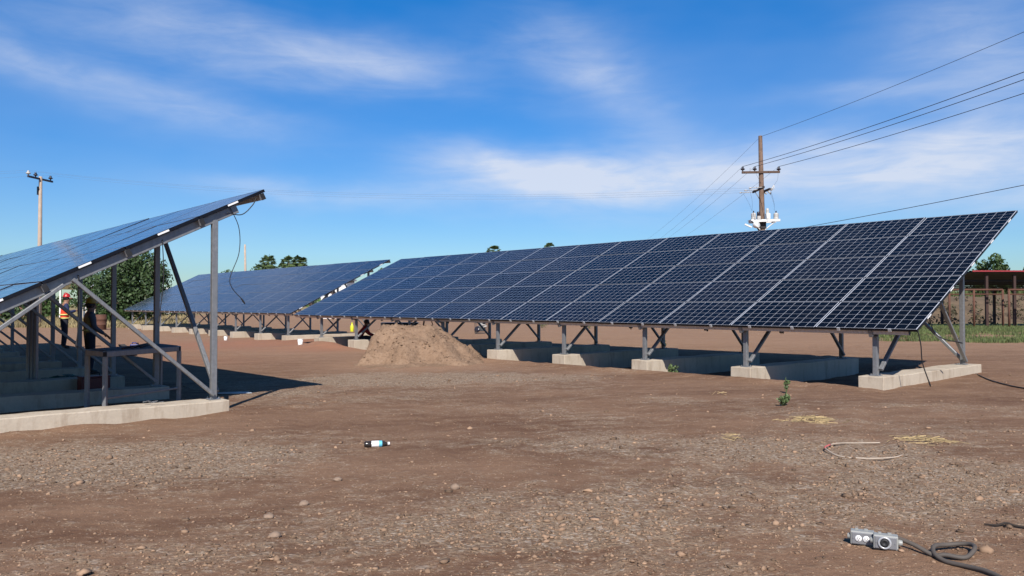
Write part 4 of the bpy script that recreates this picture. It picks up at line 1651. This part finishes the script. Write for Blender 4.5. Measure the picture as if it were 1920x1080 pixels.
# ------------------------------------------------------------------ things beyond the right array
def module_stack():
    D = 33.5
    x, y, z = gpt(750, D)
    root = thing('module_stack', 'dark stack of spare modules on a pallet behind the dirt mound', 'module stack', (x, y, z), R(6))
    for i in range(9):
        MB().box((rnd.uniform(-.01, .01), rnd.uniform(-.01, .01), .15 + i * .062), (1.56, .99, .050), ch=.003).build('panel', FRAME, root)
    p = MB()
    for i in range(5): p.box((0, -.42 + i * .21, .108), (1.6, .10, .024))
    for i in range(3): p.box((-.7 + .7 * i, 0, .048), (.10, .98, .095))
    p.build('pallet', simple('pallet wood', (.22, .15, .09), .85), root)


module_stack()


def generator():
    D = 38.0
    x, y, z = gpt(902, D)
    root = thing('generator', 'small dark generator with a round pulley, in the sun behind the right array', 'generator', (x, y, z), R(10))
    dk = simple('dark machine paint', (.05, .055, .06), .4)
    MB().box((.02, 0, .24), (.34, .36, .26), ch=.03).build('engine', dk, root)
    MB().box((.05, 0, .45), (.30, .34, .13), ch=.04).build('tank', GREYM, root)
    MB().lathe([(.02, -.05), (.15, -.05), (.16, -.02), (.14, .02), (.05, .04)], (-.20, -.10, .22), Matrix.Rotation(R(60), 3, 'X') @ Matrix.Rotation(R(-30), 3, 'Y'), 22).build('pulley', PORC, root, True)
    MB().tube([(.08, -.2, .30), (.20, -.24, .36), (.24, -.24, .36)], .035, 8).build('exhaust', GREYM, root, True)
    f = MB()
    for sy in (-.22, .22):
        f.tube([(-.27, sy, .03), (.27, sy, .03), (.27, sy, .52), (-.27, sy, .52), (-.27, sy, .03)], .015, 7)
    for sx in (-.27, .27):
        for zz in (.03, .52): f.tube([(sx, -.22, zz), (sx, .22, zz)], .015, 7)
    f.build('frame', dk, root)


generator()


def tripod():
    D = 33.0
    x, y, z = gpt(800, D)
    root = thing('tripod', 'dark survey tripod standing behind the dirt mound', 'tripod', (x, y, z))
    for a in (10, 130, 250):
        c, s = math.cos(R(a)), math.sin(R(a))
        MB().tube([(c * .42, s * .42, 0), (c * .06, s * .06, 1.25)], [.016, .022], 7).build('leg', RUSTB, root)
    MB().lathe([(.09, 1.24), (.10, 1.25), (.10, 1.28), (.05, 1.30), (.05, 1.42)], n=14).build('head', RUSTB, root)


tripod()


# ------------------------------------------------------------------ shed, pens and bank at the right
def shed():
    D0 = 45.0
    x0 = (1812 - 960) / FPX * D0
    def X(px, d=D0): return (px - 960) / FPX * d
    root = thing('open_shed', 'low open shed with red sheet roof and dark underside at the right edge', 'shed', (x0, D0, ground_slope(x0)))
    # roof slab sloping up to the back, ridge ribs
    L = 16.0
    zr = CAM_H + (569 - 512) / FPX * D0
    m = MB()
    V, F = [], []
    nrib = 90
    for i in range(nrib + 1):
        xx = -.35 + L * i / nrib
        rz_ = .035 * (1 if i % 2 else 0)
        for yy, zz in ((-1.2, 0.0), (5.0, -.52)):
            V += [(xx, yy, zr + zz + rz_), (xx, yy, zr + zz + rz_ - .012)]
    for i in range(nrib):
        a = i * 4; b = a + 4
        F += [(a, b, b + 2, a + 2), (a + 1, a + 3, b + 3, b + 1), (a, a + 1, b + 1, b)]
    m.add(V, F)
    m.box((L / 2 - .35, -1.215, zr - .015), (L, .02, .075))
    m.build('roof', ROOFR, root)
    u = MB()
    u.box((L / 2 - .35, 1.9, zr - .33), (L - .06, 6.1, .02), Matrix.Rotation(-math.atan2(.52, 6.2), 3, 'X'))
    for q in range(1, 6):
        u.box((L / 2 - .35, -.95 + q * 1.1, zr - .40 - (.25 + q * 1.1) * .084), (L - .1, .07, .10))
    u.build('eaves', ROOFU, root)
    for i, px in enumerate((1832, 1883, 1940, 1996)):
        xx = X(px) - x0
        MB().bar((xx, -.9, 0), (xx, -.9, zr - .20), .14, .14, (0, 1, 0)).build('post', RUSTB, root)
        if i % 2 == 0: MB().bar((xx + .5, 4.6, 0), (xx + .5, 4.6, zr - .75), .13, .13, (0, 1, 0)).build('post', RUSTB, root)
    for n, (p0, p1, gd) in enumerate(((1780, 1880, 43.5), (1890, 1990, 42.8))):
        fr = thing('pipe_fence', ('rusty pipe fence panel left of the thick shed post' if n == 0 else 'rusty pipe gate panel at the right frame edge by the shed'), 'fence',
                   (X(p0, gd), gd, ground_slope(20)), 0, 'rusty pipe fences by the shed')
        w = X(p1, gd) - X(p0, gd)
        zt = CAM_H + (569 - 546) / FPX * gd
        f = MB()
        f.tube([(0, 0, zt), (w, 0, zt)], .055, 8)
        f.tube([(0, 0, zt - .25), (w, 0, zt - .25)], .035, 8)
        f.build('rail', RUST, fr, True)
        for xx in ((0, w * .46, w) if n == 0 else (0.05, w * .40, w)):
            MB().tube([(xx, 0, -.1), (xx, 0, zt)], .06, 8).build('post', RUST, fr, True)
    # bank of earth behind the pens with crops on top
    V, F = [], []
    nx, ny = 90, 14
    for j in range(ny + 1):
        for i in range(nx + 1):
            x = 14 + 60 * i / nx
            y = 54 + 16 * j / ny
            t = min(1, max(0, j / ny * 2.6))
            h = 2.0 * (t * t * (3 - 2 * t)) * (1 + .12 * noise.noise(Vector((x * .3, 0, 0)))) * min(1, max(0, (x - 14) / 5))
            h += .12 * noise.fractal(Vector((x * .6, y * .6, 0)), .8, 2.1, 4) - .06
            V.append((x, y, h + .07))
            if i < nx and j < ny:
                q = j * (nx + 1) + i
                F.append((q, q + 1, q + nx + 2, q + nx + 1))
    me = bpy.data.meshes.new('embankment'); me.from_pydata(V, [], F)
    me.materials.append(simple('bank earth', (.115, .080, .050), .95, var=.3, scale=1.2, bump=.8))
    me.polygons.foreach_set('use_smooth', [True] * len(me.polygons))
    kind(link('embankment', me), 'structure')
    g = np.random.default_rng(2)
    n = 12000
    xs, ys = g.uniform(18, 66, n), g.uniform(60.5, 69.5, n)
    o = link('crop', grass_mesh('crop', np.stack([xs, ys, np.full(n, 1.95)], 1), .25, .75, .03, GRASSG, 7))
    kind(o, 'stuff'); o['label'] = 'green crop standing on the earth bank behind the shed'
    # scrub at the foot of the bank
    blobs = [(g.uniform(20, 60), g.uniform(51, 56), .25, g.uniform(.3, .7)) for _ in range(60)]
    blobs += [(g.uniform(18, 60), 54.2 + 4.5 * q, .35 + 1.5 * q, g.uniform(.25, .55)) for q in g.uniform(.1, 1, 110)]
    V, F = leaf_cloud(blobs, 11000, .09, 5, .8)
    o = link('scrub', np_mesh('scrub', V, F, simple('olive scrub', (.062, .056, .026), .7, island=.5)))
    kind(o, 'stuff'); o['label'] = 'olive scrub at the foot of the earth bank'


shed()


# ------------------------------------------------------------------ buildings far left
def far_left():
    D = 75.0
    x, y, z = gpt(152, D)
    root = thing('carport', 'pale metal canopy on thin white posts far behind the left array', 'canopy', (x, y, z))
    zr = CAM_H + (569 - 541) / FPX * D - z
    m = MB()
    w = 2.2
    m.add([(-w, -1.5, zr), (0, -1.5, zr + .55), (w, -1.5, zr), (-w, 3, zr), (0, 3, zr + .55), (w, 3, zr),
           (-w, -1.5, zr - .05), (0, -1.5, zr + .50), (w, -1.5, zr - .05), (-w, 3, zr - .05), (0, 3, zr + .5), (w, 3, zr - .05)],
          [(0, 1, 4, 3), (1, 2, 5, 4), (6, 9, 10, 7), (7, 10, 11, 8), (0, 6, 7, 1), (1, 7, 8, 2), (3, 4, 10, 9), (4, 5, 11, 10), (0, 3, 9, 6), (2, 8, 11, 5)])
    m.build('roof', WHITEM, root)
    for sx in (-.55, .72):
        for yy in (-1.3, 2.8):
            MB().bar((sx * w, yy, 0), (sx * w, yy, zr + .1), .14, .14, (0, 1, 0)).build('post', WHITEM, root)
    def house(label, px, d, w, dp, h, wall, roof, rot=0, group=None):
        x, y, z = gpt(px, d)
        r = thing('house', label, 'house', (x, y, z), rot, group)
        MB().box((0, 0, h / 2), (w, dp, h)).build('wall', wall, r)
        MB().box((0, 0, h + .09), (w + .4, dp + .4, .18), ch=.03).build('roof', roof, r)
        for sx in (-.28, .22):
            f = MB().box((sx * w, -dp / 2 - .012, h * .55), (w * .16, .03, h * .32)).build('window', WHITEM, r)
            MB().box((sx * w, -dp / 2 - .030, h * .55), (w * .13, .012, h * .27)).build('pane', PORC, f)
        MB().box((-.02 * w, -dp / 2 - .012, h * .38), (w * .13, .03, h * .76)).build('door', RUSTB, r)
    cream = simple('cream plaster', (.52, .45, .37), .9)
    house('small cream house below the big dense tree', 203, 84, 3.6, 4, 1.95, cream, WHITEM)
    house('white building corner glimpsed past the diagonal brace, right of the big tree', 316, 105, 3.2, 5, 3.4, WHITEM, WHITEM, R(10))
    house('low reddish building far left between the posts', 34, 84, 4.2, 4, 2.0, simple('terracotta plaster', (.27, .15, .10), .9), ROOFU)
    house('white shed glimpsed in the gap between the two far arrays', 634, 82, 2.6, 4, 3.9, WHITEM, WHITEM)
    # rusty drum beside the yellow-hatted man, standing in the sun
    x, y, z = gpt(190, 46)
    d = thing('oil_drum', 'rusty brown drum in the field beyond the yellow hatted worker', 'drum', (x, y, z))
    MB().lathe([(.28, 0), (.29, .01), (.29, .29), (.30, .30), (.29, .31), (.29, .59), (.30, .60), (.29, .61), (.29, .87), (.28, .88)], n=18).build('body', RUST, d, True)
    MB().lathe([(.27, .872), (.27, .884), (.25, .886)], n=18).build('lid', RUST, d)


far_left()


# ------------------------------------------------------------------ utility poles and wires
def insulator(root, p, s=1.0, mat=PORC):
    p = Vector(p)
    MB().lathe([(.03 * s, 0), (.03 * s, .06 * s), (.07 * s, .07 * s), (.115 * s, .11 * s), (.10 * s, .14 * s), (.05 * s, .15 * s), (.065 * s, .18 * s), (.05 * s, .21 * s), (.045 * s, .24 * s)], p, n=14).build('insulator', mat, root, True)


def near_pole():
    D = 40.0
    x = (1429.5 - 960) / FPX * D
    z0 = ground_slope(x)
    def Z(py): return CAM_H + (569 - py) / FPX * D - z0
    root = thing('utility_pole', 'weathered wooden utility pole with transformer gear behind the right array', 'utility pole', (x, D, z0), 0, 'utility poles')
    px = lambda q: (q - 960) / FPX * D - x
    top = Z(253)
    MB().tube([(.04, 0, -.3), (.02, 0, top * .5), (-.055, 0, top - .03), (-.055, 0, top)], [.17, .145, .098, .088], 12).build('pole', WOODP, root, True)
    zc = Z(323)
    MB().bar((px(1391), -.13, zc), (px(1462), -.13, zc + .03), .10, .11).build('crossarm', simple('crossarm wood', (.10, .062, .045), .85), root)
    for q in (1392.5, 1415.0, 1460.0):
        insulator(root, (px(q), -.13, zc + .05))
    pin = MB()
    pin.tube([(px(1406.5), -.13, zc + .05), (px(1406.5), -.13, zc + .22)], .02, 6)
    pin.build('pin', RAILM, root)
    # lower arms run towards the viewer and carry the left-going line and the fuses
    za = Z(357)
    def pd(q, dy): return (q - 960) / FPX * (D + dy) - x
    dk = simple('tarred crossarm', (.030, .022, .024), .8)
    A0, A1 = Vector((pd(1413, .45), .45, za)), Vector((pd(1433.5, -1.35), -1.35, za))
    MB().bar(A0, A1, .09, .10).build('lower_arm', dk, root)
    B0, B1 = Vector((pd(1432, .15), .15, za - .02)), Vector((pd(1445, -.85), -.85, za - .02))
    MB().bar(B0, B1, .09, .10).build('lower_arm', dk, root)
    MB().bar(A0.lerp(A1, .18), (.0, .0, za - .62), .04, .04).build('strut', STEEL, root)
    for i, f in enumerate((.04, .5, .96)):
        m = MB()
        e = A0.lerp(A1, f)
        d = Vector((-.965, .26, -.02))
        m.tube([e, e + d * .62], .016, 6)
        for k in range(4):
            m.lathe([(.02, -.012), (.050, 0), (.02, .012)], e + d * (.16 + k * .08), d.to_track_quat('Z', 'Y').to_matrix(), 10)
        m.tube([e + d * .56, e + d * .68], .035, 7)
        m.build('strain_insulator', GREYM, root, True)
    FU = []
    for i, (q0, y0, q1, y1) in enumerate(((1446.5, 360, 1452.5, 349.5), (1440, 357, 1446.5, 365), (1434, 359, 1438, 363))):
        m = MB()
        p0, p1 = Vector((pd(q0, -.6 + .3 * i), -.6 + .3 * i, Z(y0))), Vector((pd(q1, -.6 + .3 * i), -.6 + .3 * i, Z(y1)))
        m.tube([p0, p1], .026, 8)
        m.tube([p0, p0 + (p1 - p0) * .5 + Vector((.10, 0, -.03)), p1], .016, 6)
        m.tube([p0.lerp(p1, .5), B0.lerp(B1, .9 - .35 * i)], .014, 6)
        m.lathe([(.02, -.05), (.042, -.03), (.03, -.01), (.042, .01), (.03, .03), (.042, .05), (.02, .06)], p0.lerp(p1, .4), (p1 - p0).to_track_quat('Z', 'Y').to_matrix(), 9)
        m.build('fuse_cutout', GREYM, root, True)
        FU.append((p0, p1))
    zq = Z(415) + .095 + .42
    L1, L2 = Vector((pd(1411, -.25), -.25, zq)), Vector((pd(1453, -.25), -.25, zq))
    for a, b in ((A0 + Vector((-.50, .1, 0)), L1), (A0.lerp(A1, .5) + Vector((-.4, .1, 0)), L1), (FU[0][0], L2), (FU[1][1], L2),
                 (FU[0][1], Vector((px(1459), -.13, zc))), (FU[2][0], Vector((px(1416), -.13, zc)))):
        mid = (a + b) / 2 + Vector((.05, -.05, -.06))
        MB().tube(smooth_path([a, mid, b], 6), .0045, 5).build('jumper_wire', WIREM, root)
    # platform
    zp = Z(415)
    p = MB()
    p.bar((px(1405), -.36, zp), (px(1459), -.36, zp + .04), .10, .12)
    p.bar((px(1408), .30, zp), (px(1459), .30, zp + .04), .10, .12)
    for q in (1408, 1428, 1456): p.bar((px(q), -.36, zp + .075), (px(q), .30, zp + .075), .10, .035)
    pf = p.build('platform', WHITEM, root)
    s = MB()
    s.bar((px(1449), -.34, zp - .05), (px(1434), -.12, Z(430)), .05, .05)
    s.bar((px(1409), -.34, zp - .05), (px(1424), -.12, Z(430)), .05, .05)
    s.build('strut', WHITEM, root)
    MB().box((px(1430), 0, Z(422)), (.30, .36, .34), ch=.01).build('collar', ROOFU, root)
    zt = zp + .095
    for q in (1411, 1453):
        c = MB()
        c.lathe([(.115, 0), (.125, .02), (.125, .07), (.117, .08), (.125, .10), (.117, .13), (.125, .15), (.117, .18), (.125, .20), (.117, .23), (.125, .25), (.118, .28), (.10, .31), (.05, .33)], (px(q), -.25, zt), n=18)
        co = c.build('transformer', GREYM, root, True)
        MB().lathe([(.025, .32), (.04, .34), (.025, .36), (.04, .38), (.02, .43)], (px(q), -.25, zt), n=10).build('bushing', PORC, co, True)
    MB().box((px(1437), -.30, zt + .15), (.20, .22, .28), ch=.015).build('control_box', WHITEM, root)
    MB().lathe([(.08, 0), (.09, .02), (.07, .04), (.09, .08), (.07, .12), (.09, .16), (.07, .20), (.05, .26)], (px(1437), -.25, zt + .295), n=14).build('arrester', GREYM, root, True)
    MB().box((px(1420), -.28, zt + .08), (.16, .2, .16), ch=.01).build('control_box', GREYM, root)
    MB().lathe([(.06, 0), (.075, .02), (.075, .18), (.05, .22)], (px(1420), -.25, zt + .165), n=12).build('arrester', PORC, root, True)
    # floodlight
    fl = MB()
    fl.lathe([(.04, -.02), (.10, .0), (.17, .10), (.19, .22), (.17, .25)], (px(1408), -.55, Z(425)), Matrix.Rotation(R(60), 3, 'Y') @ Matrix.Rotation(R(50), 3, 'X'), 18)
    fo = fl.build('floodlight', WHITEM, root, True)
    MB().bar((px(1391), -.6, Z(422)), (px(1404), -.5, Z(427)), .06, .08).build('bracket', WHITEM, fo)
    MB().tube([(px(1405), -.45, Z(416)), (px(1412), -.36, Z(420)), (px(1422), -.15, Z(432))], .035, 7).build('conduit', ROOFU, root, True)
    return root, x, D, z0, px, zc, top


POLE = near_pole()


def far_pole():
    D = 52.0
    x = (73.5 - 960) / FPX * D
    z0 = ground_slope(x)
    top = CAM_H + (569 - 330) / FPX * D - z0
    root = thing('utility_pole', 'pale slender utility pole with one tilted crossarm at far left', 'utility pole', (x, D, z0), 0, 'utility poles')
    MB().bar((0, 0, -.3), (0, 0, top * .5), .26, .26, (0, 1, 0), .03)
    MB().tube([(.02, 0, -.3), (0, 0, top * .5), (.0, 0, top - .02), (0, 0, top)], [.15, .135, .105, .09], 12).build('pole', CONCP, root, True)
    za = top - .16
    MB().bar((-.12, -1.18, za), (.10, 1.18, za), .10, .12).build('crossarm', simple('dark crossarm', (.03, .035, .06), .6), root)
    # a taller pale insulator at the near end, two dark ones beyond
    insulator(root, (-.14, -1.10, za + .06), 1.3, GREYM)
    insulator(root, (-.06, -.45, za + .06), 1.25)
    insulator(root, (.10, .95, za + .06), 1.25)
    MB().box((-.10, -.12, top - .95), (.10, .06, .55)).build('plate', PORC, root)
    return Vector((x, D, z0 + za + .4))


FP = far_pole()
x, y, z = gpt(460, 113)
mp = thing('mast', 'thin pale mast far away above the middle array', 'mast', (x, y, z), 0)
MB().tube([(0, 0, -.2), (0, 0, 5), (-.1, 0, 10.0)], [.20, .17, .12], 10).build('pole', CONCP, mp, True)
MB().box((-.1, 0, 9.2), (.22, .2, 1.1), ch=.03).build('pole_top', CONCP, mp)


def wire(label, a, b, sag, r, mat=WIREM):
    a, b = Vector(a), Vector(b)
    pts = []
    for i in range(33):
        t = i / 32
        p = a.lerp(b, t)
        p.z -= sag * 4 * t * (1 - t)
        pts.append(p)
    tag(MB().tube(pts, r, 6).build('overhead_wire', mat, None, True), label, 'wire', 'overhead power lines')


def wires():
    root, x, D, z0, px, zc, top = POLE
    T = Vector((x - .055, D, z0 + top - .05))
    A = [Vector((x + px(q), D - .13, z0 + zc + .30)) for q in (1392.5, 1415, 1460)]
    f = Vector((6.4, -40.5, .35))
    names = ['upper', 'middle', 'lower']
    wire('topmost wire from the wooden pole tip to the upper right corner', T, T + f, .55, .008)
    for p, n in zip(A, names):
        wire(f'{n} of three close wires from the wooden pole crossarm to the right edge', p, p + f + Vector((0, 0, .1)), .60, .011)
    bk = Vector((3.8, 103, -.4))
    wire('faint wire from the wooden pole tip down to the far left behind the right array', T, T + bk, 1.6, .006, WIREF)
    for p, n in zip(A, names):
        wire(f'faint {n} crossarm wire from the wooden pole receding behind the right array', p, p + bk, 1.6, .006, WIREF)
    za = CAM_H + (569 - 357) / FPX * D
    for i, (dy, q) in enumerate(((-1.10, 1391), (-.45, 1399), (.95, 1407))):
        f_ = (.96, .5, .04)[i]
        q0, q1 = ((1413 - 960) / FPX * (D + .45), D + .45), ((1433.5 - 960) / FPX * (D - 1.35), D - 1.35)
        p = Vector((q0[0] + (q1[0] - q0[0]) * f_ - .655, q0[1] + (q1[1] - q0[1]) * f_ + .175, za - .015))
        e = Vector((FP.x + (-.14, -.06, .10)[i], FP.y + dy, FP.z))
        wire(f'{("nearest", "central", "farthest")[i]} of three faint wires spanning the sky between the two utility poles', p, e, .85, .0032, WIREF)
        wire(f'{("nearest", "central", "farthest")[i]} faint wire leaving the pale left pole towards the left edge', e, e + Vector((-30, -3, -.3)), .5, .0032, WIREF)
    s = Vector((x + .2, D, z0 + CAM_H + (569 - 440) / FPX * D))
    wire('single dark service cable rising behind the right array to the right edge', (11.7, 40.0, 4.75), (19.5, 17.0, 5.75), .12, .011)


wires()
